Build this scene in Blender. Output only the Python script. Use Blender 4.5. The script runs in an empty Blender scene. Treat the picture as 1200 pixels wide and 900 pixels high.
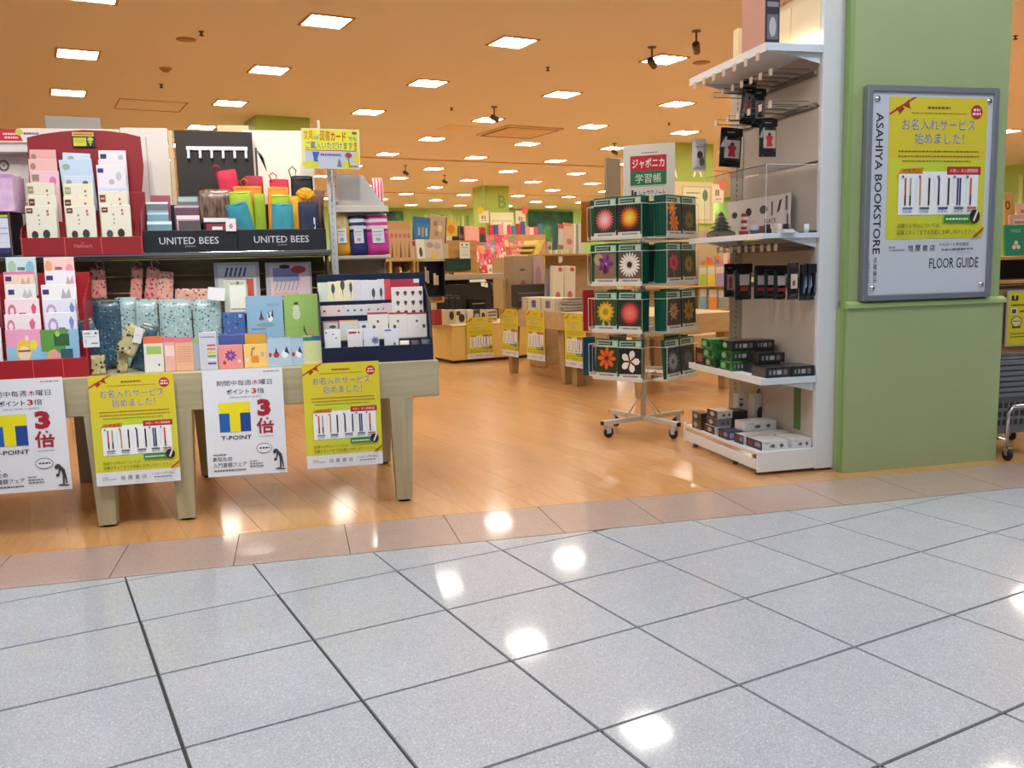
import bpy, math, random
from mathutils import Matrix, Vector, Euler
PI = math.pi
random.seed(7)
SC = bpy.context.scene
COL = SC.collection
# ---------------------------------------------------------------- camera
CAM_H = 1.12941; FPX = 1034.07; PITCH = .1327; ROLL = -.0245; YAW = math.atan(.2454)
def cam_axes():
    cp, sp, cr, sr = math.cos(PITCH), math.sin(PITCH), math.cos(ROLL), math.sin(ROLL)
    f = Vector((0, cp, -sp)); r = Vector((1, 0, 0)); u = r.cross(f)
    a = cr*r + sr*u; b = -sr*r + cr*u
    Rz = Matrix.Rotation(-YAW, 3, 'Z')
    return Rz @ a, Rz @ b, Rz @ f
CR, CU, CF = cam_axes()
cd = bpy.data.cameras.new('camera'); cam = bpy.data.objects.new('camera', cd); COL.objects.link(cam)
M3 = Matrix((CR, CU, -CF)).transposed()
cam.matrix_world = Matrix.Translation((0, 0, CAM_H)) @ M3.to_4x4()
cd.sensor_fit = 'HORIZONTAL'; cd.sensor_width = 36; cd.lens = 36*FPX/1200; cd.clip_start = .05; cd.clip_end = 200
SC.camera = cam
# ---------------------------------------------------------------- world, exposure, large lamps
w = bpy.data.worlds.new('world'); SC.world = w; w.use_nodes = True
w.node_tree.nodes['Background'].inputs[0].default_value = (.80, .90, 1.0, 1)
w.node_tree.nodes['Background'].inputs[1].default_value = .20
SC.view_settings.view_transform = 'Standard'; SC.view_settings.look = 'None'
SC.view_settings.gamma = 1; SC.view_settings.exposure = 0.0
PANEL_EMIT = 42.0; PANEL_COL = (1.0, .94, .82)
def area(x, y, z, sx, sy, power, col, rot=(0, 0, 0)):
    l = bpy.data.lights.new('area_light', 'AREA'); l.shape = 'RECTANGLE'; l.size = sx; l.size_y = sy
    l.energy = power; l.color = col
    o = bpy.data.objects.new('area_light', l); o.location = (x, y, z); o.rotation_euler = rot; COL.objects.link(o)
for x in (-3.2, -.4, 2.4, 5.2):                       # cool lamps of the mall corridor, behind the camera
    for y, pw_ in ((-1.6, 34), (2.5, 44)):
        area(x, y, 3.74, 1.1, 1.1, pw_, (.88, .93, 1.0))
# ---------------------------------------------------------------- frames: S = shop front, L = the shop's own grid, turned 14.8 degrees
LA = math.radians(14.8)
def RV(px, py):
    return CR*((px-600)/FPX) - CU*((py-450)/FPX) + CF
def toL(v): c, s = math.cos(LA), math.sin(LA); return Vector((v.x*c+v.y*s, -v.x*s+v.y*c, v.z))
def frL(p, q, z=0): c, s = math.cos(LA), math.sin(LA); return Vector((p*c-q*s, p*s+q*c, z))
def SY(px, py, v): d = RV(px, py); t = v/d.y; return Vector((d.x*t, v, CAM_H+d.z*t))
def SX(px, py, x): d = RV(px, py); t = x/d.x; return Vector((x, d.y*t, CAM_H+d.z*t))
def LY(px, py, q): d = toL(RV(px, py)); t = q/d.y; return Vector((d.x*t, q, CAM_H+d.z*t))
def LX(px, py, p): d = toL(RV(px, py)); t = p/d.x; return Vector((p, d.y*t, CAM_H+d.z*t))
def LZ(px, py, z): d = toL(RV(px, py)); t = (z-CAM_H)/d.z; return Vector((d.x*t, d.y*t, z))
# ---------------------------------------------------------------- materials
def lin(h):
    h = h.lstrip('#'); c = [int(h[i:i+2], 16)/255 for i in (0, 2, 4)]
    return tuple((x/12.92 if x <= .04045 else ((x+.055)/1.055)**2.4) for x in c)
_m = {}
def mat(h, rough=.5, metal=0, coat=0, emit=0, trans=0):
    k = (h, rough, metal, coat, emit, trans)
    if k in _m: return _m[k]
    m = bpy.data.materials.new('m_'+h.strip('#')); m.use_nodes = True
    b = m.node_tree.nodes['Principled BSDF']; c = lin(h)
    b.inputs['Base Color'].default_value = (*c, 1); b.inputs['Roughness'].default_value = rough
    b.inputs['Metallic'].default_value = metal
    b.inputs['Coat Weight'].default_value = coat; b.inputs['Coat Roughness'].default_value = .08
    if emit: b.inputs['Emission Color'].default_value = (*c, 1); b.inputs['Emission Strength'].default_value = emit
    if trans: b.inputs['Transmission Weight'].default_value = trans; b.inputs['IOR'].default_value = 1.1
    _m[k] = m; return m
def nodes(m): return m.node_tree.nodes, m.node_tree.links, m.node_tree.nodes['Principled BSDF']
def ramp(nd, stops):
    r = nd.new('ShaderNodeValToRGB'); e = r.color_ramp.elements
    while len(e) < len(stops): e.new(.5)
    for q, (p, h) in zip(e, stops): q.position = p; q.color = (*lin(h), 1)
    return r
def coords(nd, lk, scale, kind='Object', rot=(0, 0, 0)):
    t = nd.new('ShaderNodeTexCoord'); mp = nd.new('ShaderNodeMapping')
    mp.inputs['Scale'].default_value = scale; mp.inputs['Rotation'].default_value = rot
    lk.new(t.outputs[kind], mp.inputs[0]); return mp
def wood(name, c1, c2, scale=(1.2, 14, 14), rough=.45, coat=0, rnd=0, kind='Object', rot=(0, 0, 0)):
    m = bpy.data.materials.new(name); m.use_nodes = True; nd, lk, b = nodes(m)
    mp = coords(nd, lk, scale, kind, rot); n = nd.new('ShaderNodeTexNoise'); n.inputs['Scale'].default_value = 2.2; n.inputs['Detail'].default_value = 6
    lk.new(mp.outputs[0], n.inputs[0]); r = ramp(nd, [(.3, c1), (.7, c2)]); lk.new(n.outputs[0], r.inputs[0])
    out = r.outputs[0]
    if rnd:
        oi = nd.new('ShaderNodeObjectInfo'); hs = nd.new('ShaderNodeHueSaturation'); mr = nd.new('ShaderNodeMapRange')
        mr.inputs[3].default_value = 1-rnd; mr.inputs[4].default_value = 1+rnd
        lk.new(oi.outputs['Random'], mr.inputs[0]); lk.new(mr.outputs[0], hs.inputs['Value']); lk.new(out, hs.inputs['Color']); out = hs.outputs[0]
    lk.new(out, b.inputs['Base Color']); b.inputs['Roughness'].default_value = rough
    b.inputs['Coat Weight'].default_value = coat; b.inputs['Coat Roughness'].default_value = .1
    return m
def speckle(name, base, dark, light, rough, s=160):
    m = bpy.data.materials.new(name); m.use_nodes = True; nd, lk, b = nodes(m)
    mp = coords(nd, lk, (1, 1, 1), 'Object')
    oi = nd.new('ShaderNodeObjectInfo'); ad = nd.new('ShaderNodeVectorMath'); ad.operation = 'ADD'
    lk.new(mp.outputs[0], ad.inputs[0]); lk.new(oi.outputs['Location'], ad.inputs[1])
    v = nd.new('ShaderNodeTexVoronoi'); v.inputs['Scale'].default_value = s; lk.new(ad.outputs[0], v.inputs[0])
    sp = nd.new('ShaderNodeSeparateColor'); lk.new(v.outputs['Color'], sp.inputs[0])
    r = ramp(nd, [(.0, dark), (.09, dark), (.16, base), (.86, base), (.93, light)]); lk.new(sp.outputs[0], r.inputs[0])
    n = nd.new('ShaderNodeTexNoise'); n.inputs['Scale'].default_value = 9; n.inputs['Detail'].default_value = 4; lk.new(ad.outputs[0], n.inputs[0])
    mr = nd.new('ShaderNodeMapRange'); mr.inputs[3].default_value = .93; mr.inputs[4].default_value = 1.06; lk.new(n.outputs[0], mr.inputs[0])
    hs = nd.new('ShaderNodeHueSaturation'); lk.new(mr.outputs[0], hs.inputs['Value']); lk.new(r.outputs[0], hs.inputs['Color'])
    lk.new(hs.outputs[0], b.inputs['Base Color']); b.inputs['Roughness'].default_value = rough
    b.inputs['Coat Weight'].default_value = .6; b.inputs['Coat Roughness'].default_value = .07
    return m
def dotted(name, base, d1, d2, s=70, rough=.45, coat=0):
    m = bpy.data.materials.new(name); m.use_nodes = True; nd, lk, b = nodes(m)
    mp = coords(nd, lk, (1, .2, 1)); oi = nd.new('ShaderNodeObjectInfo'); ad = nd.new('ShaderNodeVectorMath'); ad.operation = 'ADD'
    lk.new(mp.outputs[0], ad.inputs[0]); lk.new(oi.outputs['Location'], ad.inputs[1])
    v = nd.new('ShaderNodeTexVoronoi'); v.inputs['Scale'].default_value = s; lk.new(ad.outputs[0], v.inputs[0])
    r = ramp(nd, [(.27, '#000000'), (.37, '#ffffff')]); lk.new(v.outputs['Distance'], r.inputs[0])
    sp = nd.new('ShaderNodeSeparateColor'); lk.new(v.outputs['Color'], sp.inputs[0])
    r2 = ramp(nd, [(.0, d1), (.5, d1), (.55, d2), (.85, d2), (.9, base)]); r2.color_ramp.interpolation = 'CONSTANT'; lk.new(sp.outputs[0], r2.inputs[0])
    mx = nd.new('ShaderNodeMix'); mx.data_type = 'RGBA'
    lk.new(r.outputs[0], mx.inputs['Factor']); lk.new(r2.outputs[0], mx.inputs['A']); mx.inputs['B'].default_value = (*lin(base), 1)
    lk.new(mx.outputs['Result'], b.inputs['Base Color']); b.inputs['Roughness'].default_value = rough; b.inputs['Coat Weight'].default_value = coat
    return m
def striped(name, cols, s, axis=2, rough=.5):
    m = bpy.data.materials.new(name); m.use_nodes = True; nd, lk, b = nodes(m)
    t = nd.new('ShaderNodeTexCoord'); sx = nd.new('ShaderNodeSeparateXYZ'); lk.new(t.outputs['Object'], sx.inputs[0])
    mu = nd.new('ShaderNodeMath'); mu.operation = 'MULTIPLY'; mu.inputs[1].default_value = s; lk.new(sx.outputs[axis], mu.inputs[0])
    fr = nd.new('ShaderNodeMath'); fr.operation = 'FRACT'; lk.new(mu.outputs[0], fr.inputs[0])
    r = ramp(nd, [(i/len(cols), c) for i, c in enumerate(cols)]); r.color_ramp.interpolation = 'CONSTANT'; lk.new(fr.outputs[0], r.inputs[0])
    lk.new(r.outputs[0], b.inputs['Base Color']); b.inputs['Roughness'].default_value = rough
    return m
def noisy(name, c1, c2, s=3, rough=.6, stops=None, scale=(1, 1, 1), bump=0):
    m = bpy.data.materials.new(name); m.use_nodes = True; nd, lk, b = nodes(m)
    mp = coords(nd, lk, scale); n = nd.new('ShaderNodeTexNoise'); n.inputs['Scale'].default_value = s; n.inputs['Detail'].default_value = 5
    lk.new(mp.outputs[0], n.inputs[0]); r = ramp(nd, stops or [(.35, c1), (.65, c2)]); lk.new(n.outputs[0], r.inputs[0]); lk.new(r.outputs[0], b.inputs['Base Color'])
    b.inputs['Roughness'].default_value = rough
    return m
WOODT = wood('pale_ash', '#a2997a', '#b5ab8b', (1.2, 18, 18))
WOODL = wood('pale_ash_leg', '#a2997a', '#b5ab8b', (16, 16, 1.0))
WOODB = wood('brown_board', '#86704f', '#a08a65', (2, 10, 20))
WOODS = wood('shelf_maple', '#b98f52', '#cfa667', (3, 9, 9))
WOODD = wood('counter_oak', '#a9783d', '#c08d4c', (2, 8, 8))
FLOORW = wood('floor_plank', '#c8925b', '#d6a067', (14, 1.2, 1), .3, .5, .05)
FLOORF = wood('floor_far', '#c8915a', '#d7a268', (6, .9, 1), .3, .5)
TILE = speckle('grey_terrazzo', '#b0b6c0', '#9ba1ab', '#cbd2d6', .45, 300)
SALMON = speckle('rose_terrazzo', '#b39c92', '#a58e84', '#bda9a0', .4, 240)
GROUT = mat('#3b3835', .8)
CEIL = mat('#e2ddd2', .85)
GREEN = noisy('green_paint', '#9bab77', '#a2b17f', 1.5, .5)
WHITE = mat('#e8e8ea', .4); STEEL = mat('#b9b9bd', .25, 1); CHROME = mat('#d8d8dc', .12, 1)
BLACK = mat('#0f0f12', .45); NAVY = mat('#141c38', .4); RED = mat('#a11c26', .4); DRED = mat('#8a1a22', .45)
GLASS = mat('#f4fbff', .02, 0, 0, 0, 1.0)
ORD = ('first second third fourth fifth sixth seventh eighth ninth tenth eleventh twelfth thirteenth fourteenth fifteenth sixteenth seventeenth eighteenth nineteenth twentieth').split()
def project(v):
    d = Vector(v)-Vector((0, 0, CAM_H)); z = d.dot(CF)
    return (600+FPX*d.dot(CR)/z, 450-FPX*d.dot(CU)/z) if z > .1 else (-9999, -9999)
# ---------------------------------------------------------------- mesh builder
_tx = {}
def text_geo(body, bold=0):
    k = (body, bold)
    if k in _tx: return _tx[k]
    c = bpy.data.curves.new('t', 'FONT'); c.body = body; c.resolution_u = 2; c.offset = bold
    o = bpy.data.objects.new('t', c); COL.objects.link(o)
    dg = bpy.context.evaluated_depsgraph_get(); me = bpy.data.meshes.new_from_object(o.evaluated_get(dg))
    vs = [(v.co.x, v.co.y) for v in me.vertices]; fs = [tuple(p.vertices) for p in me.polygons]
    bpy.data.objects.remove(o); bpy.data.curves.remove(c); bpy.data.meshes.remove(me)
    if not vs: vs = [(0, 0), (1, 0), (1, 1)]; fs = [(0, 1, 2)]
    x0 = min(v[0] for v in vs); x1 = max(v[0] for v in vs); y0 = min(v[1] for v in vs); y1 = max(v[1] for v in vs)
    _tx[k] = ([((x-x0)/max(x1-x0, 1e-6), (y-y0)/max(y1-y0, 1e-6)) for x, y in vs], fs); return _tx[k]
class MB:
    def __init__(s): s.v = []; s.f = []; s.m = []; s.ms = []; s.sm = []
    def mi(s, m):
        if isinstance(m, str): m = mat(m)
        if m not in s.ms: s.ms.append(m)
        return s.ms.index(m)
    def add(s, vs, fs, m, M=None, smooth=False):
        o = len(s.v); i = s.mi(m)
        s.v += [tuple(M @ Vector(p)) if M is not None else tuple(p) for p in vs]
        for f in fs: s.f.append(tuple(o+k for k in f)); s.m.append(i); s.sm.append(smooth)
        return s
    def box(s, x0, x1, y0, y1, z0, z1, m, M=None):
        vs = [(x0, y0, z0), (x1, y0, z0), (x1, y1, z0), (x0, y1, z0), (x0, y0, z1), (x1, y0, z1), (x1, y1, z1), (x0, y1, z1)]
        return s.add(vs, [(0, 3, 2, 1), (4, 5, 6, 7), (0, 1, 5, 4), (1, 2, 6, 5), (2, 3, 7, 6), (3, 0, 4, 7)], m, M)
    def taper(s, b, t, z0, z1, m, M=None):   # b, t = (x0,x1,y0,y1)
        vs = [(b[0], b[2], z0), (b[1], b[2], z0), (b[1], b[3], z0), (b[0], b[3], z0), (t[0], t[2], z1), (t[1], t[2], z1), (t[1], t[3], z1), (t[0], t[3], z1)]
        return s.add(vs, [(0, 3, 2, 1), (4, 5, 6, 7), (0, 1, 5, 4), (1, 2, 6, 5), (2, 3, 7, 6), (3, 0, 4, 7)], m, M)
    def bbox(s, x0, x1, y0, y1, z0, z1, m, b=.003, M=None):   # box with chamfered vertical and front edges
        pts = [(x0+b, y0), (x1-b, y0), (x1, y0+b), (x1, y1-b), (x1-b, y1), (x0+b, y1), (x0, y1-b), (x0, y0+b)]
        def rg(z, i):
            cx, cy = (x0+x1)/2, (y0+y1)/2
            return [(cx+(x-cx)*(1-i*b/max(abs(x1-x0)/2, b)), cy+(y-cy)*(1-i*b/max(abs(y1-y0)/2, b)), z) for x, y in pts]
        vs = rg(z0, 1)+rg(z0+b, 0)+rg(z1-b, 0)+rg(z1, 1); fs = [tuple(range(7, -1, -1)), tuple(range(24, 32))]
        for k in range(3):
            for i in range(8): j = (i+1) % 8; fs.append((k*8+i, k*8+j, k*8+8+j, k*8+8+i))
        return s.add(vs, fs, m, M)
    def prism_x(s, yz, x0, x1, m, M=None):   # profile in (y,z) swept along x
        n = len(yz); vs = [(x0, y, z) for y, z in yz]+[(x1, y, z) for y, z in yz]
        fs = [tuple(range(n-1, -1, -1)), tuple(range(n, 2*n))]+[(i, (i+1) % n, n+(i+1) % n, n+i) for i in range(n)]
        return s.add(vs, fs, m, M)
    def prism_y(s, xz, y0, y1, m, M=None):
        n = len(xz); vs = [(x, y0, z) for x, z in xz]+[(x, y1, z) for x, z in xz]
        fs = [tuple(range(n)), tuple(range(2*n-1, n-1, -1))]+[((i+1) % n, i, n+i, n+(i+1) % n) for i in range(n)]
        return s.add(vs, fs, m, M)
    def prism_z(s, xy, z0, z1, m, M=None):
        n = len(xy); vs = [(x, y, z0) for x, y in xy]+[(x, y, z1) for x, y in xy]
        fs = [tuple(range(n-1, -1, -1)), tuple(range(n, 2*n))]+[(i, (i+1) % n, n+(i+1) % n, n+i) for i in range(n)]
        return s.add(vs, fs, m, M)
    def tube(s, pts, r, m, n=6, M=None, closed=False):
        P = [Vector(p) for p in pts]; vs = []; fs = []; N = len(P)
        for i, p in enumerate(P):
            a = P[i-1] if (i or closed) else p; b = P[(i+1) % N] if (i < N-1 or closed) else p
            t = (b-a).normalized(); u = t.cross(Vector((0, 0, 1)))
            if u.length < .05: u = t.cross(Vector((0, 1, 0)))
            u.normalize(); v = t.cross(u)
            rr = r[i] if isinstance(r, (list, tuple)) else r
            for k in range(n): a_ = 2*PI*k/n; vs.append(tuple(p+u*math.cos(a_)*rr+v*math.sin(a_)*rr))
        for i in range(N if closed else N-1):
            for k in range(n): k2 = (k+1) % n; j = (i+1) % N; fs.append((i*n+k, i*n+k2, j*n+k2, j*n+k))
        if not closed: fs += [tuple(range(n-1, -1, -1)), tuple(range((N-1)*n, N*n))]
        return s.add(vs, fs, m, M, True)
    def lathe(s, prof, m, n=16, M=None, cap=True):   # (r,z)
        vs = []; fs = []
        for r, z in prof:
            for k in range(n): a = 2*PI*k/n; vs.append((r*math.cos(a), r*math.sin(a), z))
        for i in range(len(prof)-1):
            for k in range(n): k2 = (k+1) % n; fs.append((i*n+k, i*n+k2, (i+1)*n+k2, (i+1)*n+k))
        if cap: fs += [tuple(range(n-1, -1, -1)), tuple(range((len(prof)-1)*n, len(prof)*n))]
        return s.add(vs, fs, m, M, True)
    # flat print, facing -y, on a w x h face whose bottom centre is the origin
    def prints(s, w, h, y, items, M=None):
        k = 0
        for it in items:
            k += 1; yy = y-.0003-.00012*k; t = it[0]
            X = lambda u: (u-.5)*w
            if t == 'r': _, a, b, c, d, m = it; s.add([(X(a), yy, b*h), (X(c), yy, b*h), (X(c), yy, d*h), (X(a), yy, d*h)], [(0, 1, 2, 3)], m, M)
            elif t == 'e':
                _, a, b, ra, rb, m = it; n = 14; s.add([(X(a)+ra*w*math.cos(2*PI*i/n), yy, b*h+rb*h*math.sin(2*PI*i/n)) for i in range(n)], [tuple(range(n))], m, M)
            elif t == 'p': _, ps, m = it; s.add([(X(a), yy, b*h) for a, b in ps], [tuple(range(len(ps)))], m, M)
            elif t == 'l':   # blurred line of small print: dashes
                _, a, b, c, th, m = it; rd = random.Random(int(a*991+b*7919+c*31)); u = a
                while u < c:
                    l = rd.uniform(.012, .035); s.add([(X(u), yy, b*h), (X(min(u+l, c)), yy, b*h), (X(min(u+l, c)), yy, (b+th)*h), (X(u), yy, (b+th)*h)], [(0, 1, 2, 3)], m, M); u += l+.008
            elif t == 't':
                _, body, a, b, c, d, m, *o = it; bold = o[0] if o else 0; vs, fs = text_geo(body, bold)
                s.add([(X(a+(c-a)*x), yy, (b+(d-b)*z)*h) for x, z in vs], fs, m, M)
            elif t == 'tv':  # text turned so that it reads downwards
                _, body, a, b, c, d, m, *o = it; bold = o[0] if o else 0; vs, fs = text_geo(body, bold)
                s.add([(X(a+(c-a)*z), yy, (d-(d-b)*x)*h) for x, z in vs], [f for f in fs], m, M)
            elif t == 'fl':  # a flower: layered petals
                _, cx, cz, R, n, pc, cc, wd, layers = it
                for L in range(layers):
                    rr = R*(1-.22*L); kk = yy-.00003*L; vs = []; fs = []
                    for i in range(n):
                        a = 2*PI*(i+.5*L)/n; o = len(vs); c_, s_ = math.cos(a), math.sin(a)
                        for (al, ac) in ((.12, 0), (.55, wd), (.85, wd*.8), (1, 0), (.85, -wd*.8), (.55, -wd)):
                            vs.append((X(cx)+(al*c_-ac*s_)*rr*w, kk, cz*h+(al*s_+ac*c_)*rr*w))
                        fs.append(tuple(range(o, o+6)))
                    s.add(vs, fs, pc[L % len(pc)], M)
                s.add([(X(cx)+cc[1]*R*w*math.cos(2*PI*i/12), yy-.0001, cz*h+cc[1]*R*w*math.sin(2*PI*i/12)) for i in range(12)], [tuple(range(12))], cc[0], M)
        return s
    def mesh(s, name):
        me = bpy.data.meshes.new(name); me.from_pydata(s.v, [], s.f)
        for m in s.ms: me.materials.append(m)
        me.polygons.foreach_set('material_index', s.m); me.polygons.foreach_set('use_smooth', s.sm); me.update(); return me
    def part(s, name, parent=None, label=None, loc=(0, 0, 0), rot=(0, 0, 0), kind=None):
        o = bpy.data.objects.new(name, s.mesh(name)); COL.objects.link(o); o.location = loc; o.rotation_euler = rot
        if parent: o.parent = parent
        if label: o['label'] = label
        if kind: o['kind'] = kind
        return o
def tag(o, label, cat, group=None, kind=None):
    o['label'] = label; o['category'] = cat
    if group: o['group'] = group
    if kind: o['kind'] = kind
    return o
def place(o, loc, rz=0, rx=0, ry=0, fr='S'):
    if fr == 'L': o.location = frL(*loc); rz += LA
    else: o.location = loc
    o.rotation_euler = (rx, ry, rz); return o
def thing(name, label, cat, loc=(0, 0, 0), rz=0, group=None, fr='S', rx=0, ry=0):
    o = bpy.data.objects.new(name, None); COL.objects.link(o); o.empty_display_size = .05
    return place(tag(o, label, cat, group), loc, rz, rx, ry, fr)
def single(mb, name, label, cat, loc=(0, 0, 0), rz=0, group=None, fr='S', rx=0, ry=0, me=None):
    o = bpy.data.objects.new(name, me or mb.mesh(name)); COL.objects.link(o)
    return place(tag(o, label, cat, group), loc, rz, rx, ry, fr)
def struct(mb, name, label=None, loc=(0, 0, 0), fr='S', parent=None):
    o = bpy.data.objects.new(name, mb.mesh(name)); COL.objects.link(o); place(o, loc, 0, 0, 0, fr)
    o['kind'] = 'structure'
    if label: o['label'] = label
    if parent: o.parent = parent
    return o
def copy_thing(o, loc=None, rz=None, label=None, fr='S', group=None, rx=None):
    def cp(x, par):
        c = x.copy(); COL.objects.link(c)
        if par: c.parent = par
        for ch in kids.get(x, []): cp(ch, c)
        return c
    kids = {}
    def walk(x):
        kids[x] = list(x.children)
        for k in kids[x]: walk(k)
    walk(o); c = cp(o, None)
    if loc is not None:
        place(c, loc, rz or 0, o.rotation_euler.x if rx is None else rx, 0, fr)
    if label: c['label'] = label
    if group: c['group'] = group
    return c
def cube(px0, py0, px1, py1, d, fr='S', z=None):
    """centre x, base z, width and height of the thing that stands at depth d"""
    g = SY if fr == 'S' else LY
    xm, ym = (px0+px1)/2, (py0+py1)/2
    b = g(xm, py1, d); t = g(xm, py0, d); a = g(px0, ym, d); c = g(px1, ym, d)
    z0 = b.z if z is None else z
    return b.x, z0, c.x-a.x, t.z-z0
def card(name, label, cat, px, d, body, items=(), t=.004, z=None, rx=0, ry=0, rz=0, group=None, fr='S', extra=0, me=None, w=None, h=None):
    x, z0, w_, h_ = cube(*px, d, fr, z)
    w = w or w_; h = (h or h_)
    mb = MB(); mb.bbox(-w/2, w/2, 0, t, -extra, h, body, min(.0015, t/3)); mb.prints(w, h, 0, items)
    return single(mb, name, label, cat, (x, d, z0+extra if z is not None and extra else z0), rz, group, fr, rx, ry)
def pouch_mb(w, h, t, m, rnd=.12, n=8):
    mb = MB(); vs = []; fs = []
    for side in (-1, 1):
        for j in range(n+1):
            for i in range(n+1):
                u = i/n*2-1; v = j/n*2-1
                e = (1-abs(u)**6)*(1-abs(v)**6)
                sx = 1-rnd*max(0, abs(v)-.6)*abs(u); sz = 1-rnd*max(0, abs(u)-.6)*abs(v)
                vs.append((u*w/2*sx, side*t/2*(.12+.88*e)+.0022*math.sin(5*u+4*v+w*90)+.0016*math.sin(9*v-3*u), h/2+v*h/2*sz))
    N = (n+1)**2
    for j in range(n):
        for i in range(n):
            a = j*(n+1)+i; fs.append((a, a+1, a+n+2, a+n+1)); b = N+a; fs.append((b, b+n+1, b+n+2, b+1))
    for i in range(n):
        for a, b in ((i, i+1), (n*(n+1)+i+1, n*(n+1)+i), ((i+1)*(n+1), i*(n+1)), (i*(n+1)+n, (i+1)*(n+1)+n)): fs.append((b, a, N+a, N+b))
    mb.add(vs, fs, m, None, True); return mb
# ================================================================ SETTING
def clip(poly, ymax):       # keep y <= ymax
    out = []
    for i, a in enumerate(poly):
        b = poly[(i+1) % len(poly)]; ia, ib = a[1] <= ymax, b[1] <= ymax
        if ia: out.append(a)
        if ia != ib: t = (ymax-a[1])/(b[1]-a[1]); out.append((a[0]+(b[0]-a[0])*t, ymax))
    return out
Y_GREY, Y_WOOD = 3.478, 3.915
fl = struct(MB().box(-6, 9, -5, Y_GREY-.004, -.06, -.006, GROUT), 'floor', 'mall corridor floor of polished grey terrazzo tiles')
TS = .45; tme = MB().taper((-TS/2+.003, TS/2-.003, -TS/2+.003, TS/2-.003), (-TS/2+.005, TS/2-.005, -TS/2+.005, TS/2-.005), -.012, 0, TILE).mesh('tile')
OG = (-3.2394*TS, 7.0551*TS); yw = .4994
def grid_pt(i, j):
    c, s = math.cos(yw), math.sin(yw); x = OG[0]+i*TS*c+j*TS*s; y = OG[1]+i*TS*s-j*TS*c
    c, s = math.cos(YAW), math.sin(YAW); return (x*c+y*s, -x*s+y*c)
nt = 0
for i in range(-6, 16):
    for j in range(-4, 15):
        cs = [grid_pt(i+a, j+b) for a, b in ((0, 0), (0, 1), (1, 1), (1, 0))]
        cx = sum(c[0] for c in cs)/4; cy = sum(c[1] for c in cs)/4
        if cy < .3 or cx < -2.9 or cx > 5.6 or cy > Y_GREY+.4: continue
        if max(c[1] for c in cs) <= Y_GREY:
            o = bpy.data.objects.new('tile', tme); COL.objects.link(o); o.location = (cx, cy, 0); o.rotation_euler = (0, 0, yw-YAW); o.parent = fl
        else:
            g = .003; poly = clip([(cx+(x-cx)*(1-2*g/TS), cy+(y-cy)*(1-2*g/TS)) for x, y in cs], Y_GREY-.003)
            if len(poly) < 3: continue
            ar = abs(sum(poly[k][0]*poly[(k+1) % len(poly)][1]-poly[(k+1) % len(poly)][0]*poly[k][1] for k in range(len(poly))))/2
            if ar < .0008: continue
            MB().prism_z(poly, -.012, 0, TILE).part('tile', fl)
        nt += 1
f2 = struct(MB().box(-6, 9, Y_GREY-.004, Y_WOOD, -.06, -.006, GROUT), 'floor', 'threshold strip of rose grey terrazzo slabs at the shop front')
sme = MB().taper((-.2235, .2235, -.2165, .2165), (-.2232, .2232, -.2162, .2162), -.012, .0005, SALMON).mesh('tile')
sme2 = sme
for k in range(-9, 15):
    o = bpy.data.objects.new('tile', sme); COL.objects.link(o); o.location = (.170+.45*k-.225, (Y_GREY+Y_WOOD)/2, 0); o.parent = f2
f3 = struct(MB().box(-14, 30, Y_WOOD, 44, -.08, -.0025, FLOORF), 'floor', 'glossy honey wood shop floor')
# planks laid along the shop's grid; each its own board where they can be told apart
pme = MB().bbox(-.0745, .0745, -.599, .599, -.01, .0, FLOORW, .0012).mesh('plank')
np_ = 0
for c in range(-24, 40):
    for r in range(-3, 12):
        p = c*.15+.3; q = 3.3+r*1.2+(c % 3)*.4
        P = frL(p, q); Q = [frL(p+dx, q+dy) for dx in (-.0745, .0745) for dy in (-.599, .599)]
        if max(v.y for v in Q) < Y_WOOD+.01: continue
        ang = math.degrees(math.atan2(P.x, P.y))
        if P.y > 8.2 or P.x < -2.9 or P.x > 4.0: continue
        if P.x < -.3*P.y-1.0 or P.x > 1.02*P.y+.2: continue
        if np_ >= 300: continue
        if min(v.y for v in Q) >= Y_WOOD+.002:
            o = bpy.data.objects.new('plank', pme); COL.objects.link(o); place(o, frL(p, q, 0), LA); o.parent = f3
        else:
            poly = [(Q[k].x, -Q[k].y) for k in (0, 1, 3, 2)]; poly = [(x, -y) for x, y in clip(poly, -(Y_WOOD+.002))]
            if len(poly) < 3: continue
            MB().prism_z(poly, -.01, 0, FLOORW).part('plank', f3)
        np_ += 1
CZ = 3.79
ceil = struct(MB().box(-16, 34, 3.5, 48, CZ, CZ+.1, CEIL), 'ceiling', 'beige plaster ceiling of the shop')
struct(MB().box(-16, 34, -7, 3.5, CZ, CZ+.1, mat('#e4e2dc', .85)), 'ceiling', 'white ceiling of the mall corridor')
# far walls
wf = noisy('far_wall_green', '#9cc668', '#b9dc86', .5, .6, [(.3, '#8fbf5c'), (.5, '#a9d277'), (.7, '#cbe7a0')], (1, 1, .2))
struct(MB().box(-14, 30, 0, .15, 0, CZ, wf), 'wall_back', 'far green wall with a painted woodland mural', (0, 37.1, 0), 'L')
struct(MB().box(0, .15, -1, 38, 0, CZ, wf), 'wall_right', 'green side wall of the shop', (26.5, 0, 0), 'L')
struct(MB().box(-.15, 0, 4.2, 37, 0, CZ, mat('#d9c79c', .7)), 'wall_left', 'cream side wall of the shop', (-9, 0, 0), 'L')
mur = noisy('mural_leaves', '#1e4a34', '#3d7a58', 1.1, .6, [(.25, '#15352a'), (.42, '#24583f'), (.52, '#2c6a70'), (.6, '#4d8c56'), (.75, '#8fc27a')])
a = LY(619, 246, 37.05); b = LY(672, 300, 37.05)
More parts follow.
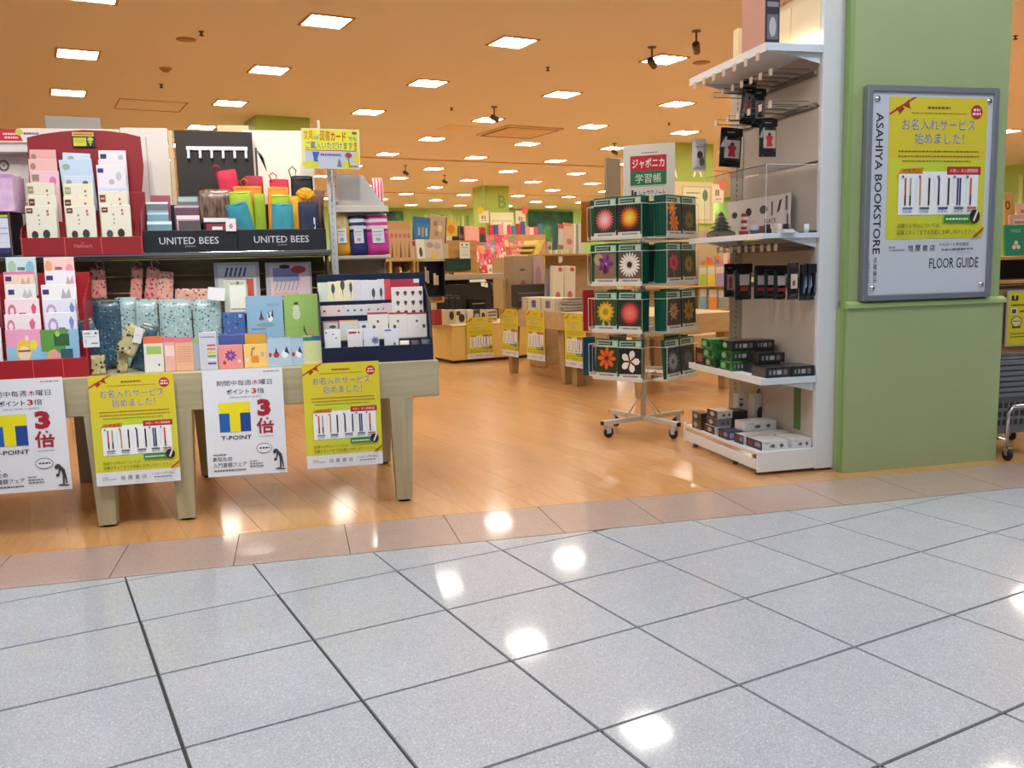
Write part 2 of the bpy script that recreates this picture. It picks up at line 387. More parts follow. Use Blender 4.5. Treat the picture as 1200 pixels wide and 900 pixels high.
single(MB().box(a.x, b.x, -.03, 0, b.z, 3.7, mur), 'wall_mural', 'dark green and blue forest mural on the far wall', 'mural', (0, 37.05, 0), 0, None, 'L')
a = LY(446, 240, 37.05); b = LY(474, 290, 37.05)
single(MB().box(a.x, b.x, -.03, 0, b.z, 3.65, mur), 'wall_mural', 'small dark forest mural left of the far pale green wall', 'mural', (0, 37.05, 0), 0, None, 'L')
mb = MB()
for k in range(16): px = 500+k*6.3+random.uniform(-2, 2); c = LY(px, 262, 37.04); mb.box(c.x-.06, c.x+.06, -.02, 0, 1.4, 3.5, random.choice(['#86b85a', '#c6e69a', '#94c468', '#d4efb0']))
tag(place(mb.part('painted_trees'), (0, 37.07, 0), 0, 0, 0, 'L'), 'row of pale painted tree trunks on the far green wall', 'mural', None, 'stuff')
mb = MB()
for k in range(26):
    y = 11+k*.9+random.uniform(-.3, .3); mb.box(-.02, 0, y, y+.12, 1.2, 3.6, random.choice(['#4f8a3c', '#6fae4d', '#d3e9a8']), Matrix.Translation((0, 0, 0)) @ Matrix.Rotation(random.uniform(-.02, .02), 4, 'X'))
tag(place(mb.part('painted_bamboo'), (26.48, 0, 0), 0, 0, 0, 'L'), 'painted green bamboo stems on the right side wall', 'mural', None, 'stuff')
# ---- ceiling lights on their lattice
lf = MB(); s_, t_ = .245, .215
for (x0, x1, y0, y1) in ((-s_, s_, -s_, -t_), (-s_, s_, t_, s_), (-s_, -t_, -t_, t_), (t_, s_, -t_, t_)): lf.box(x0, x1, y0, y1, -.012, 0, '#b98d5c')
DIFF = mat('#fff0d8', .5); DIFF.node_tree.nodes['Principled BSDF'].inputs['Emission Color'].default_value = (*PANEL_COL, 1)
DIFF.node_tree.nodes['Principled BSDF'].inputs['Emission Strength'].default_value = PANEL_EMIT
lfm = lf.mesh('frame'); dme = MB().box(-t_, t_, -t_, t_, -.006, -.001, DIFF).mesh('diffuser')
for j in range(-3, 12):
    row_n = 0
    for i in range(-4, 11):
        p, q = 3.081+2.289*i, 9.628+2.55*j
        P = frL(p, q)
        if P.y < 3.9 or P.x < -4.5 or P.x > 18 or q > 36 or p > 26: continue
        if any(abs(p-a) < .9 and abs(q-b) < .9 for a, b in ((14.05, 26.8), (4.16, 16.2), (13.6, 16.4))): continue
        o = bpy.data.objects.new('ceiling_light', None); COL.objects.link(o); place(o, (p, q, CZ), 0, 0, 0, 'L')
        px_, py_ = project((P.x, P.y, CZ)); vis = 0 <= px_ <= 1200 and 0 <= py_ <= 450
        if vis: row_n += 1; lb = 'square ceiling light panel, %s row back from the mall, %s from the left' % (ORD[j+3], ORD[row_n-1])
        else: lb = 'square ceiling light panel of the same grid, outside the view'
        tag(o, lb, 'ceiling light', 'square ceiling light panels')
        for nme, me in (('frame', lfm), ('diffuser', dme)):
            c = bpy.data.objects.new(nme, me); COL.objects.link(c); c.parent = o
# ---- ceiling things
def spot(px, py, lab, ry):
    P = LZ(px, py, CZ); t = thing('spotlight', lab, 'spotlight', P, ry, None, 'L')
    MB().lathe([(.055, -.012), (.055, 0)], '#7d6648', 14).part('ceiling_plate', t)
    MB().tube([(0, 0, -.01), (0, 0, -.15)], .012, '#6f5a41').part('stem', t)
    mb = MB(); M = Matrix.Translation((0, 0, -.19)) @ Matrix.Rotation(math.radians(62), 4, 'Y')
    mb.lathe([(.03, -.08), (.042, -.075), (.045, .06), (.04, .065)], '#5a4a3a', 14, M); mb.lathe([(.036, .062), (.036, .068)], '#15120f', 14, M); mb.part('lamp_head', t)
spot(764, 55, 'small brown ceiling spotlight overlapping a light panel, left of its pair', 3.6)
spot(816, 36, 'small brown ceiling spotlight above the round ceiling disc, right of its pair', 3.9)
spot(579, 125, 'small ceiling spotlight beside the square air vent', 2.9)
for a, l in (((720, 168), 'tiny ceiling spotlight just above the red and green notebook sign'), ((475, 194), 'tiny far ceiling spotlight seen above the blue book'), ((521, 205), 'tiny far ceiling spotlight left of pillar B')): spot(*a, l, 3)
for px, py, r, lab in ((822, 73, .12, 'flat round brown disc on the ceiling near the spotlights'), (218, 46, .11, 'flat round disc on the ceiling at upper left')):
    single(MB().lathe([(r, -.006), (r, 0)], '#a67c4c', 20), 'ceiling_disc', lab, 'speaker', LZ(px, py, CZ), 0, None, 'L')
t = thing('smoke_detector', 'small round smoke detector on the ceiling at upper left', 'detector', LZ(194, 80, CZ), 0, None, 'L')
MB().lathe([(.075, -.02), (.08, 0)], '#c99a63', 16).part('base', t); MB().lathe([(.035, -.05), (.05, -.02)], '#b5884f', 16).part('sensor', t)
for px, py, lab in ((236, 37, 'nearest sprinkler head, dark dot on the upper left ceiling'), (189, 99, 'sprinkler head above the ceiling hatch'), (642, 79, 'sprinkler head in the middle of the ceiling'), (529, 126, 'sprinkler head left of the air vent spotlight'), (784, 144, 'sprinkler head right of the air vent'), (1190, 42, 'sprinkler head right of the green pillar')):
    P = LZ(px, py, CZ) if px < 1000 else LZ(px, py, CZ)
    single(MB().lathe([(.012, -.05), (.03, -.045), (.012, -.03), (.012, -.01), (.035, 0)], '#5f4a30', 10), 'sprinkler_head', lab, 'sprinkler', P, 0, None, 'L')
p0 = LZ(138, 118, CZ); mb = MB(); W_, H_ = 1.0, .9
for (x0, x1, y0, y1) in ((0, W_, 0, .02), (0, W_, H_-.02, H_), (0, .02, 0, H_), (W_-.02, W_, 0, H_)): mb.box(x0, x1, y0, y1, -.006, 0, '#b08552')
single(mb, 'ceiling_hatch', 'square outlined access hatch in the upper left ceiling', 'hatch', p0+Vector((0, -.2, 0)), 0, None, 'L')
single(MB().bbox(-.3, .3, -.3, .3, -.01, 0, '#e6cfae', .004), 'ceiling_hatch', 'flat square access panel left of the air vent spotlight', 'hatch', LZ(535, 150, CZ), 0, None, 'L')
t = thing('air_vent', 'square ceiling air conditioner with dark slots, above the shop aisle', 'air vent', (8.28, 15.1, CZ), 0, None, 'L')
MB().bbox(0, 1.25, 0, 1.35, -.035, 0, '#e2c9a4', .006).part('panel', t)
for b in ((.05, 1.2, 1.22, 1.29), (.05, 1.2, .06, .1), (.03, .1, .12, 1.2), (1.17, 1.21, .12, 1.2)): MB().box(*b, -.037, -.03, '#120f0c').part('slot', t)
MB().bbox(.2, 1.05, .2, 1.1, -.042, -.03, '#dcc29a', .006).part('grille', t)
for k, q in enumerate((20.5, 29.5)):
    struct(MB().box(-10, 26, q, q+.06, -.02, 0, '#c49a66'), 'trim_%d' % (k+1), 'ceiling joint strip', (0, 0, CZ), 'L')
# added spotlights, out of view on the corridor ceiling, to brighten the front displays
for k, (x, y, tx) in enumerate(((-1.0, 1.7, -.9), (.25, 1.7, -.1))):
    t = thing('spotlight', 'added ceiling spotlight out of view, brightening the displays of the %s front table' % ('left', 'right')[k], 'spotlight', (x, y, CZ))
    MB().lathe([(.055, -.012), (.055, 0)], '#7d6648', 14).part('ceiling_plate', t); MB().tube([(0, 0, -.01), (0, 0, -.13)], .012, '#6f5a41').part('stem', t)
    d = Vector((tx-x, 4.6-y, 1.2-(CZ-.17))).normalized(); q_ = d.to_track_quat('Z', 'Y').to_matrix().to_4x4()
    MB().lathe([(.03, -.08), (.042, -.075), (.045, .06)], '#5a4a3a', 14, Matrix.Translation((0, 0, -.17)) @ q_, False).part('lamp_head', t)
    l = bpy.data.lights.new('added_spot_light', 'SPOT'); l.energy = 170; l.spot_size = .75; l.spot_blend = .7; l.color = (1, .93, .82); l.shadow_soft_size = .04
    o = bpy.data.objects.new('added_spot_light', l); COL.objects.link(o); o.parent = t; o.location = Vector((0, 0, -.17))+d*.07; o.rotation_euler = d.to_track_quat('-Z', 'Y').to_euler()
# ---- green pillar at the front right
gp = struct(MB().box(2.79, 3.72, 4.03, 4.95, .90, CZ, GREEN).box(2.775, 3.735, 4.012, 4.96, 0, .872, GREEN), 'wall_front', 'light green square pillar at the right of the shop front')
struct(MB().prism_x([(4.012, .868), (4.0, .872), (4.0, .892), (4.03, .905), (4.03, .868)], 2.77, 3.745, mat('#a3bd78', .45)), 'trim_3', 'narrow green ledge moulding around the pillar')
struct(MB().box(2.765, 2.79, 4.03, 4.06, 0, CZ, mat('#8aa860', .5)), 'trim_4', 'corner strip of the green pillar')
def gpillar(p0, p1, q0, q1, n, letter, col='#a8c257'):
    g = noisy('lime_paint_'+str(n), col, col, 1); o = struct(MB().box(p0, p1, q0, q1, 0, CZ, g), 'wall_pillar_%d' % n, 'lime green interior pillar', (0, 0, 0), 'L')
    return o
gpillar(3.69, 4.62, 15.65, 16.6, 1, '')
gpillar(12.95, 14.15, 16.0, 17.0, 2, 'A')
gpillar(13.6, 14.5, 26.5, 27.4, 3, 'B')
def letter(ch, px0, py0, px1, py1, q, col, lab, th=.03):
    a = LY(px0, py1, q); b = LY(px1, py0, q); mb = MB(); vs, fs = text_geo(ch, .02); q = q+th
    W, H = b.x-a.x, b.z-a.z
    mb.add([(x*W, 0, z*H) for x, z in vs], fs, col); mb.add([(x*W, th, z*H) for x, z in vs], fs, col)
    return single(mb, 'letter_sign', lab, 'letter', (a.x, q-th-.002, a.z), 0, None, 'L')
for px in (567.5, 610.5):
    P = LY(px, 247, 24.5); single(MB().tube([(0, 0, 0), (0, 0, CZ-P.z)], .006, '#c8c0a0', 5), 'hanging_wire', 'thin wire holding the %s price placard by pillar B' % ('left' if px < 600 else 'right'), 'wire', P, 0, None, 'L')
P = LY(842, 216, 15.0); single(MB().tube([(0, 0, 0), (0, 0, CZ-P.z)], .005, '#c8c0a0', 5), 'hanging_wire', 'thin wire holding the placard seen past the gondola', 'wire', P, 0, None, 'L')
letter('A', 784, 191, 794, 208, 15.998, '#fffbe6', 'white capital letter A on the lime green pillar')
letter('B', 584, 229, 593, 244, 26.498, '#7f9e4a', 'dull green capital letter B on the far lime pillar')
letter('A', 812, 187, 823, 207, 15.998, '#fffbe6', 'second white letter A on the lime pillar, behind the hanging packet', .03)
# panels around the foot of pillars A and B
def board(px, q, body, items, name, lab, cat, t=.03, fr='L', **k):
    return card(name, lab, cat, px, q, body, items, t, fr=fr, **k)
board((576, 249, 603, 300), 26.3, '#d8dcb4', (('r', .05, .45, .95, .82, '#b9c19a'), ('r', .08, .48, .92, .79, '#dfe2c2'), ('l', .12, .68, .45, .03, '#3c4a34'), ('l', .12, .62, .6, .03, '#3c4a34'), ('e', .8, .64, .08, .09, '#48665a'), ('r', .12, .1, .42, .38, '#e6dfc0'), ('r', .55, .1, .88, .38, '#e6dfc0'), ('e', .27, .24, .06, .06, '#c2796a'), ('l', .6, .25, .82, .04, '#7c8a6a')), 'notice_board', 'pale notice board on the foot of pillar B', 'notice board')

for px, cc, lab in (((562, 247, 573, 261), '#f0d61c', 'white price placard with a yellow disc left of pillar B'), ((605, 247, 616, 264), '#e8727a', 'white price placard with a pink disc right of pillar B')):
    board(px, 24.5, '#ecebd2', (('r', .48, .98, .52, 8.0 if 0 else .99, '#b8b090'), ('e', .15 if cc[1] == 'f' else .95, 1.05, .35, .3, cc), ('r', .25, .3, .35, .6, '#4a4438'), ('r', .42, .3, .52, .6, '#d0922c'), ('r', .58, .3, .66, .55, '#4a4438'), ('l', .2, .15, .8, .06, '#8a8468')), 'price_placard', lab, 'sign')
board((783, 213, 836, 262), 15.96, '#dccd9f', (('r', .3, .08, .96, .9, '#b8ba8e'), ('r', .33, .1, .93, .87, '#d9dcba'), ('e', .82, .68, .06, .14, '#587866'), ('l', .4, .72, .7, .03, '#6a6e50'), ('l', .4, .6, .66, .03, '#6a6e50')), 'notice_board', 'cream notice board on the foot of the pillar lettered A', 'notice board')
board((836, 216, 848, 237), 15.0, '#f2efdc', (('e', .9, .95, .35, .28, '#e07a66'), ('r', .2, .35, .32, .7, '#4a4438'), ('r', .42, .35, .55, .7, '#4a4438'), ('l', .2, .15, .8, .06, '#8a8468')), 'price_placard', 'white price placard with a red disc seen past the gondola', 'sign')

# ================================================================ POSTERS
YG = '#d2cf34'; DK = '#26282c'
def pen(u, z0, z1, c1, c2='', w=.012):
    L = [('r', u-w, z0, u+w, z1, c1)]
    if c2: L.append(('r', u-w*.8, z0, u+w*.8, z0+.06, c2))
    L.append(('p', [(u-w*.6, z0), (u+w*.6, z0), (u, z0-.012)], '#c8b89a')); return L
def yellow_items():
    L = [('r', 0, .125, 1, 1, YG), ('r', 0, .62, 1, 1, '#d8c62c'), ('e', .5, .42, .34, .2, '#c4d438')]
    L += [('p', [(0, .885), (0, .9), (.24, 1), (.27, 1)], '#a8322a'), ('p', [(.06, .93), (.10, .90), (.13, .95)], '#b03028'), ('p', [(.13, .95), (.19, .985), (.2, .94)], '#b03028'), ('p', [(.12, .94), (.09, .885), (.15, .93)], '#8f2822'), ('p', [(.14, .945), (.22, .925), (.17, .96)], '#8f2822')]
    L += [('e', .885, .915, .062, .045, '#b92832'), ('l', .85, .922, .92, .014, '#f3dcdc'), ('l', .84, .897, .93, .014, '#f3dcdc')]
    L += [('l', .38, .93, .62, .014, '#7a5a22'), ('l', .22, .9, .78, .006, '#9a7a32')]
    for dx, dz, c, b in ((0, 0, '#f5f2e6', .02), (0, 0, '#5d6488', 0)):
        L += [('t', 'お名入れサービス', .13, .80, .87, .868, c, b), ('t', '始めました！', .26, .715, .76, .785, c, b)]
    L += [('l', .1, .665, .92, .008, '#7a6420'), ('l', .1, .635, .93, .008, '#98602a'), ('l', .14, .605, .84, .008, '#8a8828')]
    L += [('r', .11, .275, .93, .545, '#eef0f2'), ('p', [(.08, .50), (.13, .56), (.36, .57), (.35, .53), (.12, .53)], '#d58a2a'), ('t', '対象商品', .15, .535, .33, .562, '#5a2a10'), ('r', .60, .525, .95, .575, '#b5232b'), ('t', 'お渡し：約２週間程度', .63, .54, .92, .562, '#f6e4e2')]
    for u, c1, c2 in ((.18, '#c84a2a', '#262022'), (.23, '#a9a28e', '#101012'), (.33, '#c9965a', ''), (.42, '#20242c', ''), (.52, '#203a6c', '#101828'), (.62, '#262c34', ''), (.715, '#3a4a78', ''), (.74, '#3a4a78', ''), (.85, '#d4552a', '#1c2c5a')):
        L += pen(u, .335, .505, c1, c2, .009)
    for u, c in ((.205, '#5a7ab0'), (.375, '#4a5a78'), (.565, '#2c4a8a'), (.73, '#2f6a62'), (.865, '#c2554a')):
        L += [('r', u-.05, .31, u+.05, .322, c), ('l', u-.05, .292, u+.05, .007, '#8a8c90'), ('e', u-.055, .512, .012, .009, '#6a707a')]
    for u in (.285, .47, .665, .795): L.append(('r', u-.001, .35, u+.001, .5, '#9aa0a8'))
    L += [('r', .58, .225, .88, .27, '#2f8a3e'), ('e', .90, .26, .055, .045, '#2a241c'), ('p', [(.88, .235), (.92, .3), (.935, .295), (.9, .23)], '#e8e4da'), ('l', .6, .24, .83, .012, '#d8eed6')]
    L += [('t', '店舗やお申込については、', .1, .195, .55, .222, '#3c3e14'), ('t', '店舗スタッフまでお気軽にお申し付けください。', .1, .15, .92, .18, '#3c3e14'), ('p', [(.88, .128), (.92, .128), (1, .175), (1, .195)], '#a8522a')]
    L += [('t', 'BOOKS', .08, .072, .15, .085, DK), ('t', '& MAGAZINES', .08, .054, .24, .067, DK)]
    for k, ch in enumerate('旭屋書店'): L.append(('t', ch, .29+k*.085, .05, .345+k*.085, .088, DK))
    L += [('t', 'ららぽーと甲子園店', .66, .074, .93, .097, '#4a4c52'), ('l', .69, .05, .9, .01, '#6a6c72')]
    return L
def tp_items():
    R_ = '#a51c2e'; L = [('l', .76, .962, .96, .008, DK)]
    L += [('t', '期間中毎週', .17, .845, .60, .895, DK), ('t', '木', .61, .845, .69, .895, '#b92a38', .006), ('t', '曜日', .70, .845, .86, .895, DK)]
    L += [('t', 'ポイント', .29, .765, .57, .815, DK, .012), ('t', '3', .60, .765, .66, .815, '#b92a38', .03), ('t', '倍', .67, .765, .76, .815, DK), ('t', '［2016.10.05-11.6(日)］', .33, .725, .72, .748, '#55585e')]
    L += [('r', .18, .415, .57, .68, '#1f5ca8'), ('r', .38, .415, .57, .60, '#1b4690'), ('p', [(.18, .59), (.57, .59), (.57, .69), (.18, .69)], '#e9dc12'), ('r', .31, .415, .44, .6, '#e9dc12')]
    L += [('t', 'T-POINT', .19, .34, .57, .38, DK, .015), ('t', '3', .66, .55, .83, .71, R_, .06), ('t', '倍', .64, .385, .86, .535, R_, .022), ('l', .67, .355, .85, .006, '#8a6a70')]
    L += [('e', .72, .245, .10, .05, '#3a3c42'), ('e', .72, .245, .093, .044, '#e4e6ec'), ('l', .66, .24, .79, .014, '#3a3c42')]
    L += [('l', .08, .2, .24, .01, DK), ('t', 'あなたの', .07, .145, .31, .185, DK, .015), ('t', '入門書棚フェア', .07, .085, .49, .13, DK), ('l', .08, .05, .48, .012, '#4a4c50'), ('l', .53, .125, .62, .01, '#5a5c60'), ('l', .53, .1, .7, .01, '#5a5c60'), ('l', .53, .075, .7, .01, '#5a5c60')]
    S = '#3a3c44'
    L += [('p', [(.84, .225), (.87, .235), (.90, .22), (.88, .2)], S), ('e', .85, .205, .022, .018, S), ('p', [(.87, .21), (.90, .215), (.94, .18), (.945, .14), (.91, .13), (.90, .17), (.87, .19)], S), ('p', [(.875, .19), (.86, .14), (.875, .14), (.895, .18)], S), ('p', [(.91, .14), (.905, .05), (.925, .05), (.935, .14)], S), ('p', [(.925, .14), (.945, .055), (.96, .055), (.948, .15)], S), ('r', .84, .12, .875, .145, S), ('p', [(.84, .04), (.96, .03), (.99, .04), (.88, .052)], S)]
    return L
POSTER = mat('#e3e5ec', .32, 0, .3)
def poster(kind, loc, w, h, lab, rz=0, ry=0, fr='S', me=None):
    t = thing('poster', lab, 'poster', loc, rz, None, fr, 0, ry)
    MB().box(-w/2, w/2, 0, .0012, 0, h, POSTER).part('sheet', t)
    mb = MB(); mb.prints(w, h, 0, yellow_items() if kind == 'y' else tp_items()); mb.part('printing', t)
    return t
poster('t', (-1.168, 4.155, .205), .362, .497, 'white points poster with big red 3, cut off at the left edge')
YP = poster('y', (-.710, 4.155, .205), .352, .493, 'yellow name engraving poster at the seam of the two tables, left of the front pair')
poster('t', (-.241, 4.155, .207), .350, .492, 'white points poster with big red 3 hanging whole between two yellow posters', 0, .006)
yp2 = copy_thing(YP, (.201, 4.155, .212), 0, 'yellow name engraving poster nearest the right end of the front table')

# ================================================================ FRONT TABLES
def front_table(x0, x1, lab, legs):
    t = thing('display_table', lab, 'table', ((x0+x1)/2, 4.68, 0)); hw = (x1-x0)/2
    mb = MB(); mb.bbox(-hw, hw, -.48, .5, .515, .69, WOODT, .004); mb.part('tabletop', t)
    for lx, ly in legs:
        c = lx-(x0+x1)/2
        mb = MB(); mb.taper((c-.037, c+.037, ly-.037, ly+.037), (c-.056, c+.056, ly-.056, ly+.056), .012, .52, WOODL); o = mb.part('leg', t)
        MB().lathe([(.028, 0), (.028, .013)], BLACK, 10, Matrix.Translation((c, ly, 0))).part('foot_pad', o)
    return t
front_table(-.700, .668, 'pale ash display table ending at the aisle, two patterned posters hung on its apron', ((-.528, -.43), (.481, -.43), (-.508, .45), (.47, .45)))
front_table(-2.09, -.702, 'pale ash display table at the left edge of the shop front', ((-1.95, -.43), (-.868, -.43), (-1.95, .45), (-.868, .45)))
TT = .6905
# backing gondola that stands on the tables
g = thing('tabletop_shelving', 'brown plank backed shelving standing on the front tables under the red and black displays', 'shelving', (-.90, 4.66, TT))
for k in range(6):
    MB().bbox(-.8, 1.07, .06, .08, .03+k*.081, .03+k*.081+.078, WOODB, .002).part('plank', g)
MB().bbox(-.8, 1.10, -.2, .08, .515, .535, mat('#4c4640', .4), .002).part('shelf', g)
MB().bbox(-.8, 1.10, -.204, -.198, .528, .541, CHROME, .001).part('shelf_edge', g, 'chrome shelf edge strip')
MB().bbox(1.075, 1.085, -.18, .08, 0, .515, mat('#4a4238', .5), .002).part('side_panel', g)
for k in (-.8, ):
    MB().bbox(k, k+.02, -.18, .08, 0, .515, mat('#4a4238', .5), .002).part('side_panel', g)
g2 = thing('steel_post', 'light grey slotted steel post at the right end of the upper shelf', 'post', (-.90, 4.66, TT))
MB().bbox(1.105, 1.14, .0, .06, 0, 1.02, mat('#c6c6c8', .35), .003).part('post', g2)
mb = MB()
for k in range(28): mb.box(1.120, 1.124, -.001, .0, .04+k*.034, .054+k*.034, '#8f8f92')
mb.part('post_slots', g2)['kind'] = 'stuff'
US = TT+.536    # top of the upper shelf
# ---- white back panels above the shelf
WB = mat('#dfd6cf', .5)
def vpan(px, v, m, name, lab, cat='panel', items=(), t=.012, **k):
    return card(name, lab, cat, px, v, m, items, t, z=US, **k)
vpan((-40, 151, 34, 298), 4.80, WB, 'back_panel', 'white back panel at the left edge with a ring emblem', items=(('r', 0, .63, 1, .64, '#b9a9a8'), ('e', .74, .72, .09, .045, '#6d5d5c'), ('e', .74, .72, .058, .029, WB), ('e', .74, .72, .02, .01, '#8d7d7c')))
vpan((34, 151, 152, 298), 4.80, WB, 'back_panel', 'white back panel behind the red packet display')
vpan((152, 150, 207, 298), 4.80, WB, 'back_panel', 'tall narrow white back panel between the red and the black displays', items=(('r', .52, 0, .545, .93, '#b8aca8'),))
vpan((293, 153, 374, 298), 4.80, mat('#fff6e6', .5), 'back_panel', 'white back panel behind the black pouch, coloured bright as if lit, curved pen line', items=(('p', [(.16, .62), (.16, .86), (.19, .86), (.19, .64)], '#55504a'), ('p', [(.16, .86), (.26, .80), (.32, .66), (.28, .78), (.19, .83)], '#8d8578'),))  # lamplight falling on this white panel is put into its paler base colour
vpan((207, 153, 212, 298), 4.79, mat('#d9bf95', .5), 'panel_edge', 'thin wooden edge of the dark hook board', 'panel', t=.04)
t = thing('hook_board', 'dark brown board with a white rail of six hooks', 'board', (0, 4.74, 0))
a = SY(210, 222, 4.74); b = SY(295, 155, 4.74)
MB().prism_y([(a.x, US), (b.x, US), (b.x, b.z), (a.x-.005, b.z+.006)], 0, .012, mat('#2b211d', .45)).part('board', t)
a = SY(218, 176, 4.73); b = SY(290, 172, 4.73)
MB().bbox(a.x, b.x, -.012, 0, a.z, b.z, '#e4e0de', .002).part('rail', t)
for k in range(6): x = a.x+.005+k*(b.x-a.x-.02)/5; MB().prism_x([(-.012, a.z), (-.012, a.z-.04), (-.03, a.z-.04), (-.03, a.z-.03), (-.02, a.z-.03), (-.02, a.z)], x, x+.012, mat('#e4e0de')).part('hook', t)
a, z, w_, h_ = cube(255, 147, 292, 160, 4.85)
single(MB().bbox(-w_/2, w_/2, 0, .01, -.25, h_, '#e6cfa2', .002), 'cream_board', 'small cream board peeking over the dark hook board', 'board', (a, 4.85, z))
a, z, w_, h_ = cube(54, 136, 118, 153, 5.2)
single(MB().prism_y([(-w_/2+.01, -z), (w_/2, -z), (w_/2, h_*.9), (-w_/2, h_)], 0, .02, mat('#9b958f', .5)), 'grey_board', 'slanted grey board behind the top of the red packet display', 'board', (a, 5.2, z))
card('header_strip', 'red and white printed header strip at the upper left edge', 'sign', (-40, 151, 48, 165), 4.70, '#e6dad8', (('p', [(0, 0), (.76, 0), (.70, 1), (0, 1)], '#bd1f2c'), ('e', .72, .75, .05, .3, '#b9c244'), ('l', .5, .5, .68, .16, '#f0c9c9'), ('l', .52, .2, .7, .16, '#f0c9c9'), ('l', .78, .55, .98, .16, '#5a1a24')), .006)
card('support_strip', 'white strip under the red header at the upper left edge', 'panel', (-40, 166, 34, 178), 4.72, '#e2dad8', (), .08)
# ================================================================ GOODS ON THE FRONT TABLES
def steprack(lab, name, x0, x1, y0, z0, n, sd, sh, m, lip, side=(0, 0), back=0, base=.01, divs=(), topm=None):
    """stepped counter rack; origin at its front bottom left"""
    t = thing(name, lab, 'display rack', (x0, y0, z0)); W = x1-x0; D = .012+n*sd+.02
    prof = [(.008, 0)]
    for k in range(n): prof += [(.008+k*sd, base+k*sh), (.008+(k+1)*sd, base+k*sh)]
    prof += [(.008+n*sd, 0)]
    MB().prism_x(prof, .004, W-.004, topm or m).part('tiers', t)
    MB().bbox(0, W, 0, .006, 0, lip, m, .002).part('front_lip', t)
    MB().bbox(0, W, .008+n*sd+.001, .014+n*sd, 0, back or base+n*sh+.05, m, .002).part('back_panel', t)
    for sgn, on in zip((0, 1), side):
        if on: x = 0 if sgn == 0 else W-.004; MB().prism_x([(.006, 0), (.008+n*sd, 0), (.008+n*sd, on), (.03, on*.75), (.006, lip)], x, x+.004, m).part('side_panel', t)
    for d in divs: MB().box(d-.001, d+.001, -.0012, 0, 0, lip, '#d9605a').part('divider_line', t)
    return t
# ---- lower left red rack of card sets
r1 = SY(105, 437, 4.25)
rk = steprack('red stepped rack of money envelopes standing on the left front table', 'card_rack', -1.36, r1.x, 4.225, TT, 6, .032, .068, RED, .085, (0, .43), .46, .02, (.245, .365))
def tier(k, y0=4.225, sd=.032): return y0+.014+k*sd+.012
def tz(k, sh=.068, base=.02): return TT+base+k*sh+.001
C1 = [((9, 386, 51), '#e8a0bd', (('r', 0, 0, 1, .45, '#8fc1dc'), ('e', .5, .3, .22, .28, '#e9c53a'), ('e', .5, .22, .17, .17, '#f2d6bd'), ('r', .33, .28, .67, .34, '#8a4a24'), ('e', .6, .72, .05, .06, '#f3d6e4'), ('e', .78, .5, .1, .12, '#ead84a')), 'pink gift envelope with a child in a yellow hat, front of the red rack'),
      ((10, 368, 52), '#ecdfe4', (('e', .17, .72, .11, .16, '#cf7f9d'), ('e', .17, .72, .06, .09, '#ecdfe4'), ('l', .32, .58, .52, .08, '#3b3436'), ('p', [(.68, .8), (.78, .9), (.86, .8), (.77, .5)], '#d8688a')), 'white envelope with a pink swirl, second tier of the red rack, left column'),
      ((12, 350, 52), '#efd9de', (('e', .2, .72, .12, .16, '#d06e8d'), ('e', .2, .72, .06, .08, '#efd9de'), ('l', .4, .6, .6, .08, '#3b3436'), ('p', [(.76, .8), (.84, .9), (.92, .8), (.84, .5)], '#d64f78')), 'pale pink envelope with a swirl, third tier of the red rack, left column'),
      ((14, 333, 50), '#e6e6e2', (('r', .1, .76, .3, .88, '#3b2f72'), ('p', [(.55, .7), (.65, .9), (.72, .75), (.8, .9), (.88, .72), (.7, .66)], '#b9bcb9')), 'white envelope with a grey bow, fourth tier of the red rack, left column'),
      ((14, 318, 50), '#e9cdbd', (('r', .05, .76, .25, .88, '#3b2f72'), ('r', 0, .93, 1, 1, '#dd7aa0'), ('p', [(.5, .6), (.6, .85), (.7, .7), (.82, .88), (.86, .6)], '#d3a98c')), 'peach envelope with a pink edge, fifth tier of the red rack, left column'),
      ((18, 301, 53), '#c6d8dd', (('e', .2, .75, .14, .16, '#a9bfa8'), ('l', .38, .66, .62, .08, '#4b5a66'), ('e', .8, .72, .14, .18, '#8ab0c8')), 'pale blue envelope at the top of the red rack, left column')]
